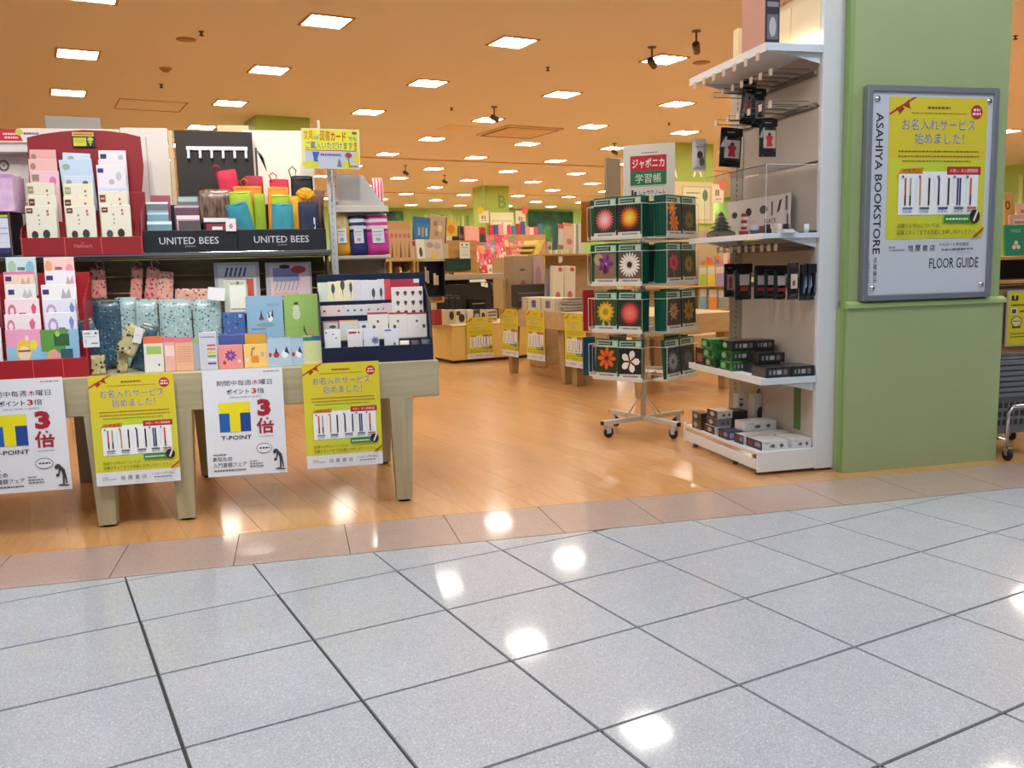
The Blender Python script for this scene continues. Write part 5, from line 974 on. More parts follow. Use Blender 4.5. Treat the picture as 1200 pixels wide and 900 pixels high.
mb = MB(); mb.prints(iw, ih, .0118, [('tv', 'ASAHIYA BOOKSTORE', .035, .205, .095, .90, '#2a2c34', .015), ('tv', '旭屋書店', .045, .06, .075, .19, '#2a2c34'), ('tv', 'SINCE 1946', .0, .06, .016, .17, '#55585f'),
   ('t', 'FLOOR GUIDE', .51, .125, .93, .178, '#2a2c34', .004), ('t', 'BOOKS', .17, .232, .22, .242, '#2a2c34'), ('t', '& MAGAZINES', .17, .218, .30, .227, '#2a2c34'), ('t', 'ららぽーと甲子園店', .59, .238, .84, .256, '#4a4c52'), ('l', .61, .215, .8, .009, '#7a7c82')]+[('t', ch, .325+.061*k, .215, .37+.061*k, .247, '#2a2c34') for k, ch in enumerate('旭屋書店')], M); mb.part('lettering', t)
for sx in (-1, 1):
    for sz in (0, 1): MB().lathe([(.014, -.006), (.014, .0)], CHROME, 14, Matrix.Translation((sx*(iw/2-.028), .006, fw+.035+sz*(ih-.07))) @ Matrix.Rotation(PI/2, 4, 'X')).part('screw', t)

# ================================================================ NOTEBOOK CAROUSEL
RX, RY = 2.245, 5.47
t = thing('notebook_carousel', 'revolving white wire rack of flower covered notebooks on casters in the aisle', 'display rack', (RX, RY, 0))
cm = mat('#d4cfc6', .35)
MB().tube([(0, 0, .09), (0, 0, 1.56)], .017, cm, 12).part('pole', t)
for k in range(4):
    a = math.radians(18+90*k); M = Matrix.Rotation(a, 4, 'Z')
    o = MB().bbox(.0, .345, -.018, .018, .085, .115, cm, .003, M).part('base_arm', t)
    MB().bbox(.345, .349, -.017, .017, .087, .113, BLACK, .001, M).part('end_cap', o)
    mb = MB(); mb.box(.298, .322, -.014, .014, .055, .085, '#c8c8cc', M); mb.box(.285, .32, -.016, -.013, .03, .07, '#c8c8cc', M); mb.box(.285, .32, .013, .016, .03, .07, '#c8c8cc', M); mb.part('caster_fork', o)
    MB().lathe([(.03, -.011), (.035, -.008), (.035, .008), (.03, .011)], BLACK, 16, M @ Matrix.Translation((.295, 0, .0352)) @ Matrix.Rotation(PI/2, 4, 'X')).part('wheel', o)
    MB().tube([(.02, 0, .26), (.15, 0, .113)], .005, cm, 5, M).part('brace', t)
WR = mat('#dedad2', .3); FW = .385; D0 = .30
ztiers = [1.29, 1.00, .70, .395]; TH = .26
fA = [math.radians(214.7), math.radians(304.7), math.radians(34.7), math.radians(124.7)]
NB = []
for fi, an in enumerate(fA):
    M = Matrix.Rotation(an+PI/2, 4, 'Z')          # local -y looks outwards
    for ti, z in enumerate(ztiers):
        mb = MB()
        mb.bbox(-FW/2, FW/2, -D0-.006, -D0+.002, z-.012, z+.016, WR, .002, M); mb.bbox(-FW/2, FW/2, -D0, -D0+.14, z-.012, z-.006, WR, .002, M)
        zz = z+.205
        mb.tube([(-FW/2, -D0+.14, z), (-FW/2, -D0-.004, z), (-FW/2, -D0-.004, zz), (FW/2, -D0-.004, zz), (FW/2, -D0-.004, z), (FW/2, -D0+.14, z)], .0022, WR, 5, M)
        mb.tube([(-FW/2, -D0-.004, zz), (-FW/2, -D0+.14, zz)], .0022, WR, 4, M); mb.tube([(FW/2, -D0-.004, zz), (FW/2, -D0+.14, zz)], .0022, WR, 4, M)
        mb.tube([(-FW/2, -D0+.14, z), (-FW/2, -D0+.14, z+.26), (FW/2, -D0+.14, z+.26), (FW/2, -D0+.14, z)], .0022, WR, 4, M)
        mb.tube([(0, -.01, z), (0, -D0+.14, z)], .004, WR, 4, M); mb.tube([(0, -D0-.004, z), (0, -D0-.004, z+.045)], .0022, WR, 4, M)
        mb.part('wire_tray', t)
DG = '#0f5a45'
def cover(bg, fl_): return [('r', .0, .0, 1, 1, DG), ('r', .03, .80, .97, .965, '#a9c8b8'), ('r', .09, .835, .62, .93, '#1c3a30'), ('r', .64, .825, .72, .94, '#1a2a24'), ('r', .76, .83, .92, .94, '#bcd4c8'), ('l', .1, .865, .6, .03, '#a9c8b8'), ('r', .03, .02, .97, .78, bg)]+fl_+[('r', .03, .02, .97, .13, '#cfcdc6'), ('l', .2, .05, .85, .04, '#4a4c50')]
FL = {
 'pink feathery flower': ('#26331f', [('fl', .5, .45, .42, 22, ('#d8646e', '#e88a90', '#f0b0b4'), ('#f0c8cc', .3), .07, 3)]),
 'orange and yellow flower': ('#2c1410', [('fl', .5, .47, .44, 24, ('#c8501a', '#e89a1e', '#f0c83a'), ('#e8d85a', .25), .05, 3)]),
 'purple orchid': ('#8a6f58', [('e', .2, .62, .2, .15, '#b9a284'), ('fl', .52, .5, .36, 5, ('#6a2a78', '#8a3a8e'), ('#c8a0c8', .16), .24, 2), ('p', [(.4, .32), (.5, .55), (.6, .32), (.5, .22)], '#5a1030')]),
 'white daisy': ('#6a5348', [('fl', .5, .47, .46, 20, ('#ece8e0',), ('#2a1a14', .24), .09, 1)]),
 'yellow sunflower': ('#3a4d2a', [('fl', .5, .48, .4, 14, ('#d8a020', '#e8c03a'), ('#b8902a', .34), .13, 2), ('p', [(.3, .1), (.4, .3), (.5, .12)], '#9fb48a'), ('p', [(.6, .1), (.66, .32), (.74, .12)], '#9fb48a')]),
 'coral chrysanthemum': ('#1f2c28', [('fl', .5, .46, .44, 26, ('#c8404a', '#e06058', '#e87a6a'), ('#e88a70', .2), .05, 3)]),
 'orange round petalled flower': ('#2c3a1e', [('fl', .5, .5, .42, 8, ('#e8641e', '#e87a2a'), ('#5a2a12', .2), .2, 1)]),
 'white hibiscus': ('#15181a', [('fl', .5, .45, .42, 5, ('#ece6e0', '#f4efe8'), ('#8a4a2a', .16), .3, 1)]),
 'orange cosmos': ('#1c2a18', [('fl', .4, .68, .3, 8, ('#e8861e',), ('#e8b01e', .3), .2, 1), ('fl', .5, .32, .34, 8, ('#e8761e',), ('#c8641e', .3), .2, 1)]),
 'dark grass': ('#1f241a', [('fl', .5, .4, .4, 9, ('#6a5a20', '#8a6a1e'), ('#4a3a14', .2), .1, 2)]),
 'crimson tulip': ('#3a3a34', [('fl', .5, .5, .34, 7, ('#c81e4a', '#d83a5e'), ('#a01838', .4), .22, 2), ('r', .46, .13, .54, .3, '#5a6a3a')]),
 'ochre blossom': ('#2a2a1a', [('fl', .5, .45, .36, 12, ('#7a5a1a', '#9a741e'), ('#5a4418', .3), .12, 2)]),
 'brown pod': ('#3a2618', [('fl', .5, .48, .36, 6, ('#b08a64', '#c8a884'), ('#8a5a3a', .2), .12, 2)]),
 'gold pod': ('#20240f', [('fl', .5, .46, .4, 8, ('#a8741a', '#8a5e14'), ('#6a4a10', .3), .16, 2)]),
 'grey thistle': ('#26262c', [('fl', .5, .42, .4, 14, ('#8a909c', '#a8aeb8'), ('#4a3a30', .2), .06, 2)]),
 'blue grey thistle': ('#2a2c30', [('fl', .5, .45, .3, 14, ('#70808c',), ('#4a4a50', .2), .06, 1)])}
FN = list(FL)
lay = [[(FN[0], FN[1]), (FN[2], FN[3]), (FN[4], FN[5]), (FN[6], FN[7])], [(FN[8], FN[9]), (FN[10], FN[11]), (FN[12], FN[13]), (FN[14], FN[15])]]
tiern = ('top', 'second', 'third', 'lowest'); facen = ('left', 'right')
dgm = mat(DG, .35)
for fi in range(4):
    for ti, z in enumerate(ztiers):
        for s in (0, 1):
            name = lay[fi % 2][ti][s]; bg, it = FL[name]
            th = .085 if ti < 3 else .03
            if fi < 2: lab = 'green notebooks with %s, %s tier, %s pocket, %s face' % (name, tiern[ti], ('left', 'right')[s], facen[fi])
            else: lab = 'green notebook stack on the far sides of the carousel, hidden from the front'
            mb = MB(); w_, h_ = .176, .252
            n = int(th/.0085)
            for k in range(n): mb.box(-w_/2+.0006*((k*7) % 3), w_/2-.0006*((k*5) % 3), k*.0085, k*.0085+.0078, 0, h_-.0008*((k*3) % 3), dgm if k % 3 else mat('#0c4a3a', .4))
            mb.prints(w_, h_, 0, cover(bg, it))
            M = Matrix.Rotation(fA[fi]+PI/2, 4, 'Z'); P = M @ Vector(((s-.5)*.186, -D0+.006, 0))
            if fi > 1 and s == 1 and ti > 1: continue
            single(mb, 'notebook_stack', lab if len(lab.split()) <= 22 else lab, 'notebooks', (RX+P.x, RY+P.y, z+.002 if ti < 3 else z+.002), fA[fi]+PI/2, 'flower notebooks in the carousel', 'S', -.03 if ti < 3 else -.08, 0 if (fi, ti, s) != (0, 3, 1) else -.04)
# sign of the carousel
a = SY(722, 225, 5.40); b = SY(782, 171, 5.22)
W = .335; Hh = .345; P = SY(752, 224, 5.36)
t = thing('rack_sign', 'white card with red and green Japanese lettering on top of the carousel', 'sign', (2.262, 5.40, 1.535), math.radians(-22-12))
MB().bbox(-W/2, W/2, 0, .003, 0, Hh, '#e4dcd0', .001).part('sheet', t)
mb = MB(); mb.prints(W, Hh, 0, [('r', .14, .52, .84, .80, '#c8202c'), ('r', .14, .26, .84, .52, '#1f7a44'), ('t', 'ジャポニカ', .18, .57, .80, .75, '#f2e8de', .018), ('t', '学習帳', .24, .30, .74, .47, '#f2e8de'), ('l', .36, .84, .66, .018, '#a83a3a'), ('l', .15, .235, .82, .01, '#b04a4a'), ('t', 'ショウワノート', .30, .05, .82, .17, '#3a3a42', .01), ('r', .16, .05, .20, .18, '#2a3048'), ('r', .215, .05, .26, .15, '#2a3048')]); mb.part('lettering', t)
MB().tube([(0, .008, 0), (0, .008, .05)], .006, STEEL).part('holder', t)
# coloured stacks seen at the left edge of the carousel: red and blue edges
for (px, c, lab) in (((684, 340, 692, 388), '#b8303c', 'red covered stack seen edge on at the left of the carousel, third tier'), ((684, 395, 693, 440), '#14506e', 'blue covered stack seen edge on at the left of the carousel, lowest tier'), ((682, 236, 690, 284), '#a8651c', 'orange brown cover seen edge on at the left of the carousel, top tier')):
    x, z, w_, h_ = cube(*px, 5.72); mb = MB(); mb.bbox(-w_/2, w_/2+.03, 0, .02, 0, h_, mat(c, .4), .001)
    single(mb, 'notebook_stack', lab, 'notebooks', (x, 5.72, z))
# ================================================================ SHOP INTERIOR
def lcard(name, lab, cat, px, q, body, items=(), t=.012, z=None, rx=0, ry=0, rz=0, group=None, h=None):
    return card(name, lab, cat, px, q, body, items, t, z=z, rx=rx, ry=ry, rz=rz, group=group, fr='L', h=h)
def booky(rd): return rd.choice(['#c8b088', '#d8cdb4', '#b04a3a', '#3a5a7a', '#e0c04a', '#7a9a5a', '#c87a8a', '#5a4a3a', '#ece6d6', '#8a3040'])
rd = random.Random(5)
# ---- mid tables with posters on their left flanks (side faces look along -p)
def ltable(p0, p1, q0, q1, lab, lz=.69, legs=True):
    t = thing('display_table', lab, 'table', ((p0+p1)/2, (q0+q1)/2, 0), 0, None, 'L'); a, b = (p1-p0)/2, (q1-q0)/2
    MB().bbox(-a, a, -b, b, lz-.17, lz, wood_mid, .004).part('tabletop', t)
    for sx in (-1, 1):
        for sy in (-1, 1):
            cx, cy = sx*(a-.1), sy*(b-.1); mb = MB(); mb.taper((cx-.035, cx+.035, cy-.035, cy+.035), (cx-.055, cx+.055, cy-.055, cy+.055), 0, lz-.17, wood_midl); mb.part('leg', t)
wood_mid = wood('oak_table', '#b6986a', '#c6a878', (2, 8, 8)); wood_midl = wood('oak_leg', '#a68a5c', '#b6986a', (8, 8, 1))
ltable(4.38, 5.5, 7.03, 8.27, 'oak display table in the aisle carrying boxed books and gift bags')
ltable(4.38, 5.5, 5.85, 7.02, 'oak display table just behind the carousel, next to the one with gift bags')
for (q, z0, lab) in ((8.05, .20, 'yellow poster on the far end of the aisle table flank'), (7.52, .20, 'yellow poster in the middle of the aisle table flank, left of the carousel'), (6.80, .19, 'yellow poster on the table flank, partly hidden by the carousel')):
    P = frL(4.375, q, z0); o = copy_thing(YP, (P.x, P.y, z0), LA-PI/2, lab, 'S', 'yellow posters in the shop')
P = frL(5.60, 9.474, .04); copy_thing(YP, (P.x, P.y, .04), LA, 'yellow poster on the cabinet front, mostly behind the aisle table posters', 'S', 'yellow posters in the shop')
# ---- yellow cabinet
t = thing('display_cabinet', 'low yellow cabinet with boxed goods on top, dark plinth', 'cabinet', (5.1, 9.48, 0), 0, None, 'L')
ym = mat('#e2c878', .45); MB().bbox(-.71, .75, .015, .62, .03, .435, ym, .004).part('body', t); MB().bbox(-.73, .77, 0, .64, .435, .46, mat('#ecd798', .4), .006).part('top', t)
MB().box(-.69, .73, .03, .6, 0, .03, '#2a1a10').part('plinth', t); MB().box(-.02, -.015, .012, .016, .04, .43, '#a8862e').part('door_gap', t)
P = frL(4.74, 9.47, .04); copy_thing(YP, (P.x, P.y, .04), LA, 'yellow poster on the front of the low yellow cabinet', 'S', 'yellow posters in the shop')
# books and boxes on the cabinet
for k, (x0, x1, c, it) in enumerate(((510, 518, '#9a3434', ()), (518, 525, '#d6cbb0', ()), (525, 534, '#c9bca4', (('e', .5, .6, .3, .3, '#3a2a22'),)), (534, 546, '#d4cab4', (('e', .6, .4, .3, .3, '#3a2a22'), ('r', .1, .6, .5, .9, '#4a3a30'))), (548, 555, '#d9cfb8', ()), (555, 563, '#3d3a36', (('r', .2, .3, .8, .7, '#b9b0a0'),)), (563, 570, '#cfc4ac', (('e', .5, .5, .3, .3, '#2e2822'),)), (571, 583, '#c8bda6', (('r', .1, .2, .9, .3, '#5a5044'), ('r', .1, .5, .9, .6, '#5a5044'), ('r', .1, .75, .9, .85, '#5a5044'))))):
    lcard('boxed_goods', '%s small box in the front row on the yellow cabinet' % ('dark red', 'cream', 'cream spotted', 'cream and brown', 'second plain cream', 'charcoal banded', 'beige spotted', 'beige striped')[k], 'box', (x0, 363, x1, 377), 9.56, c, it, .12, z=.461, group='small boxes on the yellow cabinet')
for k, (x0, x1) in enumerate(((513, 520), (520, 527), (527, 534), (534, 541))):
    lcard('black_album', 'black album on the yellow cabinet, %s from the left' % ORD[k], 'book', (x0, 346+k % 2, x1-.5, 370), 9.78, '#16171c', (('r', .1, .9, .9, .94, '#5a5c64'),), .16, z=.461, group='black albums on the yellow cabinet')
lcard('cream_book', 'cream book standing left of the black albums', 'book', (506, 350, 513, 372), 9.80, '#d2c196', (), .16, z=.461)
lcard('black_case', 'glossy black desk case behind the cabinet boxes', 'case', (553, 351, 570, 368), 9.80, mat('#121316', .2), (('r', .05, .8, .9, .84, '#8a8c92'),), .15, z=.461)
# ---- stationery fixture behind: grey ledge with black hanging goods
t = thing('stationery_fixture', 'dark stationery fixture with a grey ledge and rows of hanging black pens', 'fixture', (0, 0, 0), 0, None, 'L')
a = LY(519, 324, 10.35); b = LY(597, 322, 10.35)
MB().bbox(a.x, b.x, 10.30, 10.7, a.z-.05, a.z+.02, mat('#a79c82', .4), .005).part('ledge', t)
MB().box(a.x, b.x, 10.68, 10.72, 0, a.z, '#1c1a18').part('back_panel', t); MB().bbox(a.x-.01, a.x+.01, 10.35, 10.7, 0, a.z, '#5a5040', .003).part('side_panel', t)
mb = MB()
for px in range(522, 600, 4):
    if 548 < px < 576: continue
    c = LY(px, 334+rd.uniform(-2, 2), 10.45); w = rd.uniform(.012, .022); mb.box(c.x-w, c.x+w, 10.44, 10.455, c.z-.13, c.z+.02, rd.choice(['#1c1c20', '#2a2a30', '#77726a', '#3a3630', '#55504a']))
mb.part('hanging_goods', t)['kind'] = 'stuff'
for px in ((575, 333), (583, 331), (591, 333)):
    c = LY(*px, 10.42); MB().tube([(c.x, 10.42, c.z-.14), (c.x, 10.42, c.z), (c.x+.012, 10.42, c.z+.02), (c.x+.024, 10.42, c.z), (c.x+.024, 10.42, c.z-.08)], .006, '#b9b2a2', 6).part('hook_goods', t)
for k, px in enumerate(((530, 334, 556, 376), (556, 331, 582, 376))):
    x, z, w_, h_ = cube(*px, 10.05, 'L', .461 if k < 0 else .40); t = thing('black_stand', '%s black sloping display stand behind the yellow cabinet' % ('left', 'right')[k], 'stand', (x, 10.12, 0), 0, None, 'L')
    MB().prism_x([(-.02, 0), (.16, 0), (.16, z+h_), (.06, z+h_)], -w_/2, w_/2, mat('#141518', .3)).part('body', t); MB().bbox(-w_/2+.01, w_/2-.01, .05, .15, z+h_, z+h_+.006, '#26272c', .001).part('tray', t)
lcard('paper_notice', 'white paper notice lying on the right black stand', 'paper', (552, 326, 571, 334), 10.2, '#d4cdb4', (('l', .1, .6, .8, .08, '#8a846c'),), .004, rx=-.6)
lcard('paper_notice', 'small tilted white card beside the paper notice on the black stand', 'paper', (564, 328, 572, 336), 10.15, '#dcd6c4', (('p', [(.3, .2), (.7, .7), (.6, .2)], '#a8a08a'),), .003, rx=-.5, ry=.2)
# ---- oak counter panel with a green board and a notice
t = thing('counter', 'honey oak counter back with a dark green board', 'counter', (0, 0, 0), 0, None, 'L')
a = LY(518, 318, 10.6); b = LY(564, 281, 10.6)
MB().bbox(a.x, b.x, 10.74, 10.80, a.z-.02, b.z, WOODD, .004).part('panel', t)
a = LY(527, 317, 10.58); b = LY(556, 302, 10.58)
MB().bbox(a.x, b.x, 10.69, 10.735, a.z, b.z, mat('#16382c', .35), .003).part('green_board', t)
lcard('notice', 'white notice with small print on the honey oak counter back', 'notice', (539, 284, 551, 303), 10.66, '#d6d8c8', (('e', .25, .85, .1, .06, '#3a3e38'), ('e', .7, .85, .1, .06, '#3a3e38'), ('l', .15, .65, .85, .05, '#7a7e70'), ('l', .15, .5, .85, .03, '#9a9e8c'), ('l', .15, .38, .85, .03, '#9a9e8c'), ('l', .15, .2, .85, .05, '#a88a5a')), .004)
# ---- maple bookcase left of the counter with books
BQ = 8.6
t = thing('bookcase', 'maple bookcase of upright books right behind the striped pouches', 'bookcase', (0, 0, 0), 0, None, 'L')
a = LY(418, 303, BQ); b = LY(519, 303, BQ); zt = LY(500, 303.5, BQ).z
MB().bbox(a.x, b.x, BQ, BQ+.36, zt-.02, zt, WOODS, .003).part('top_board', t)
z0 = zt-.44
MB().bbox(a.x, b.x, BQ, BQ+.36, z0-.02, z0, WOODS, .003).part('shelf_board', t); MB().bbox(a.x, LY(503, 330, BQ).x, BQ+.34, BQ+.36, 0, zt-.02, WOODS, .003).part('back_panel', t); MB().bbox(a.x, LY(500, 330, BQ).x, BQ+.02, BQ+.35, 0, z0-.02, WOODS, .003).part('base', t)
for px in (419, 458, 486, 490, 518):
    x = LY(px, 310, BQ).x; MB().bbox(x-.012, x+.012, BQ, BQ+.34, z0, zt-.02, WOODS, .002).part('divider', t)
for (xa, xb) in ((423, 456), (470, 485)):
    x = LY(xa, 310, BQ).x; xe = LY(xb, 310, BQ).x; k = 0
    while x < xe-.03:
        w = rd.uniform(.014, .032); h = rd.uniform(.30, .38); mb = MB(); mb.bbox(0, w-.001, 0, .2, 0, h, rd.choice(['#cdbf98', '#d8a52c', '#b9a27a', '#8a6a44', '#c8b890', '#a88a5a', '#6a4a38', '#d6cda8', '#a8541e']), .001); mb.prints(w, h, 0, (('r', .2, .7, .8, .9, '#efe8d0'),), Matrix.Translation((w/2, 0, 0)))
        single(mb, 'book', 'upright book in the %s bay of the maple bookcase, %s from the left' % ('left' if xa < 440 else 'right', ORD[min(k, 19)]), 'book', (x, BQ+.05, z0+.0), 0, 'upright books in the maple bookcase', 'L', 0, rd.uniform(-.0, .05)); x += w+.004; k += 1
# black watch like display box and magazines on top
t = thing('accessory_case', 'black open case of pale hanging accessories beside the bookcase', 'display box', (0, 0, 0), 0, None, 'L')
a = LY(495, 336, 8.5); b = LY(517, 306, 8.5)
MB().box(a.x, b.x, 8.55, 8.57, a.z-.1, b.z, '#0f0e10').part('back', t); MB().bbox(a.x-.01, b.x+.01, 8.42, 8.57, b.z, b.z+.012, '#b9b4a4', .002).part('top', t)
for x in (a.x, b.x): MB().box(x-.004, x+.004, 8.43, 8.55, a.z-.1, b.z, '#1b1a1c').part('side', t)
MB().box(a.x, b.x, 8.43, 8.55, a.z-.11, a.z-.1, '#1b1a1c').part('bottom', t)
for px, py, c, hh in ((498, 330, '#b9b09c', .15), (501, 332, '#a8a294', .13), (509, 334, '#c9b49c', .12), (512, 334, '#c8a894', .10)):
    c_ = LY(px, py, 8.48); MB().bbox(c_.x-.012, c_.x+.012, 8.46, 8.475, c_.z-.0, c_.z+hh, c, .003).part('accessory', t)
def mag(px, q, c, lab, it, z=None, rx=-.15, ry=0, t=.02): return lcard('magazine', lab, 'magazine', px, q, mat(c, .3, 0, .2), it, t, z=z, rx=rx, ry=ry)
ZB = zt+.001
lcard('picture_book', 'cream book with a row of dancing figures on the bookcase top', 'book', (457, 259, 483, 303), 8.62, mat('#c9a57a', .4), (('r', 0, .78, 1, 1, '#c49a6a'),)+tuple(('e', .12+.19*k, .62, .07, .07, '#c8707a') for k in range(5))+tuple(('p', [(.06+.19*k, .05), (.12+.19*k, .5), (.18+.19*k, .05)], ('#8a5a3a', '#b98a5a')[k % 2]) for k in range(5)), .03, z=ZB)
mag((483, 281, 491, 303), 8.63, '#cdb08a', 'thin magazine with a red patch beside the dancing figures book', (('r', .2, .7, .9, .95, '#b83a30'),), ZB)
mag((489, 280, 499, 303), 8.60, '#ddd6c0', 'white magazine with a dark oval figure, lower row on the bookcase', (('e', .5, .35, .2, .25, '#4a4230'),), ZB)
mag((499, 280, 520, 303), 8.61, '#c9b8a0', 'patterned magazine with a yellow corner, lower row on the bookcase', (('e', .3, .7, .2, .15, '#a88a8a'), ('e', .7, .65, .2, .18, '#b09a9a'), ('p', [(.3, .05), (.35, .3), (.7, .3), (.65, .02)], '#d9b42a')), ZB)
t = thing('book_riser', 'beige riser behind the lower row of magazines on the bookcase', 'riser', (0, 0, 0), 0, None, 'L')
a = LY(484, 303, 8.72); b = LY(524, 281, 8.72); MB().bbox(a.x, b.x, 8.70, 8.93, ZB, ZB+.16, mat('#c2b292', .5), .003).part('box', t)
ZR = ZB+.161
mag((484, 254, 508, 281), 8.74, '#2468a0', 'blue magazine tilted to the left on the upper row', (('r', .1, .2, .85, .75, '#3a78ac'), ('r', .25, .3, .32, .6, '#c8b8a0'), ('r', .42, .25, .5, .62, '#b89a80'), ('r', .6, .3, .68, .6, '#d0c8b8')), ZR, -.12, .10)
mag((503, 252, 522, 281), 8.72, '#b89c7c', 'brown flowered book tilted to the left on the upper row', (('e', .3, .7, .12, .1, '#9a6a5a'), ('e', .6, .55, .14, .12, '#d8c4a4'), ('e', .4, .35, .12, .1, '#a87a6a'), ('r', .93, 0, 1, 1, '#3a2c24')), ZR, -.12, .16, .05)
mag((522, 257, 536, 285), 10.92, '#d8aa1e', 'yellow book with an orange picture above the oak counter', (('e', .5, .6, .3, .2, '#c8781e'), ('r', .1, .05, .9, .2, '#b88a6a')), None, -.12, .06, .03)
mag((537, 265, 546, 285), 10.95, '#4a3c3c', 'dark narrow book left of the pink one above the oak counter', (('r', .1, .3, .9, .5, '#8a7a74'),), None, -.1, .1, .03)
mag((545, 265, 562, 285), 10.88, '#e8a08c', 'plain pink book above the oak counter', (('r', 0, 0, 1, .1, '#d83a44'),), None, -.1, .04, .03)
mag((559, 266, 570, 284), 11.0, '#4a4434', 'book with a red top above the oak counter', (('r', 0, .55, 1, 1, '#b8242c'), ('e', .5, .3, .4, .2, '#3a4a2a')), None, -.1, 0, .03)
mag((524, 277, 530, 285), 10.87, '#d8d0bc', 'small white box above the oak counter', (), None, 0, 0, .05); mag((530, 277, 538, 285), 10.9, '#26242a', 'small black box above the oak counter', (), None, 0, 0, .05)
t = thing('counter_ledge', 'oak ledge on which the pink and dark books stand', 'ledge', (0, 0, 0), 0, None, 'L')
a = LY(518, 285, 10.85); b = LY(566, 283, 10.85); MB().bbox(a.x, b.x, 10.81, 11.3, a.z-.03, a.z-.004, WOODD, .004).part('board', t)
MB().bbox(a.x, a.x+.03, 10.82, 11.29, 0, a.z-.03, WOODD, .003).part('leg_panel', t)
# ---- greeting card rack with many bright cards (pinks, oranges, blues)
t = thing('card_rack', 'tiered maple rack crowded with bright pink and orange cards, mid shop', 'display rack', (0, 0, 0), 0, None, 'L')
RQ = 12.2; a = LY(566, 322, RQ); b = LY(636, 320, RQ); zb_ = a.z
prof = [(RQ, 0), (RQ, zb_)]
for k in range(6): prof += [(RQ+.14*k, zb_+.10*k), (RQ+.14*(k+1), zb_+.10*k)]
prof += [(RQ+.86, 0)]
MB().prism_x(prof, a.x, b.x, WOODS).part('tiers', t)
cc = ['#d83a5e', '#e8607a', '#e88a8a', '#e8746a', '#d84a3a', '#e8a04a', '#e8c8a8', '#f0dcd0', '#c83a6a', '#e86a94', '#6a8ac0', '#8ab0d0', '#5a9a7a', '#e8d06a']
n_ = 0
for k in range(6):
    x = a.x+.02+.02*(k % 2)
    while x < b.x-.07:
        w = rd.uniform(.06, .10); h = rd.uniform(.11, .17)
        wt = cc if k > 2 else cc[:10]
        c = rd.choice(wt if k < 4 else cc[6:]+cc[:4]); mb = MB(); mb.bbox(0, w, 0, .006, 0, h, c, .0015); mb.prints(w, h, 0, (('e', rd.uniform(.3, .7), rd.uniform(.4, .7), .25, .2, rd.choice(cc)), ('e', rd.uniform(.2, .8), rd.uniform(.2, .5), .14, .12, rd.choice(cc)), ('r', .1, .04, .9, .14, rd.choice(['#f0e8dc', '#7a9a5a', c]))), Matrix.Translation((w/2, 0, 0)))
        cnm = {'#d83a5e': 'crimson', '#e8607a': 'rose', '#e88a8a': 'salmon', '#e8746a': 'coral', '#d84a3a': 'red', '#e8a04a': 'orange', '#e8c8a8': 'beige', '#f0dcd0': 'off white', '#c83a6a': 'magenta', '#e86a94': 'pink', '#6a8ac0': 'blue', '#8ab0d0': 'pale blue', '#5a9a7a': 'green', '#e8d06a': 'yellow'}[c]; kx = locals().get('kx', {}) if k else {}; rn_ = 1+int((x-a.x)/.105)
        single(mb, 'greeting_card', '%s card on the %s tier of the crowded rack, about %s from its left' % (cnm, ORD[k], ORD[min(rn_, 20)-1]), 'card', (x, RQ+.14*k+.05, zb_+.10*k+.001), 0, 'bright cards in the tiered rack', 'L', -.25); x += w+rd.uniform(.004, .02); n_ += 1
for (px, lab, cols_) in (((577, 258, 640, 275), 'far rack of red and blue card packs behind the tiered rack', ('#c83a4a', '#3a6aa8', '#e8a0a0', '#e8e0d0', '#d8506a', '#4a8ab0')),):
    x, z, w_, h_ = cube(*px, 15.0, 'L'); t = thing('card_shelf', lab, 'shelf', (x, 15.0, 0), 0, None, 'L'); MB().bbox(-w_/2, w_/2, 0, .4, 0, z, WOODS, .004).part('body', t)
    for k in range(12):
        xx = -w_/2+k*w_/12; h = rd.uniform(.14, .26); mb = MB(); mb.bbox(0, w_/12-.01, 0, .03, 0, h, cols_[k % 6], .002)
        P = frL(x+xx, 15.1, z+.001); single(mb, 'card_pack', 'card pack on the far rack beyond the tiered cards, %s from the left' % ORD[k], 'card pack', (P.x, P.y, z+.001), LA, 'bright card packs on the far rack')
# yellow trim shelf ends
t = thing('yellow_stand', 'pale yellow stepped stand to the right of the bright cards', 'stand', (0, 0, 0), 0, None, 'L')
for k, (px0, py0, px1, py1) in enumerate(((614, 286, 632, 289), (614, 292, 630, 295), (606, 298, 630, 301))):
    a = LY(px0, py1, 11.4); b = LY(px1, py0, 11.4); MB().bbox(a.x, b.x, 11.4, 11.8, a.z, b.z, mat('#dcc47c', .5), .003).part('shelf_board', t)
a = LY(630, 301, 11.3); b = LY(634, 281, 11.3); MB().prism_y([(a.x-.06, a.z), (a.x+.02, a.z), (b.x+.10, b.z), (b.x+.0, b.z)], 11.35, 11.8, mat('#e0c860', .5)).part('sloping_end', t)
MB().bbox(a.x-.5, a.x-.02, 11.45, 11.8, 0, a.z, mat('#b8a070', .5), .003).part('body', t)
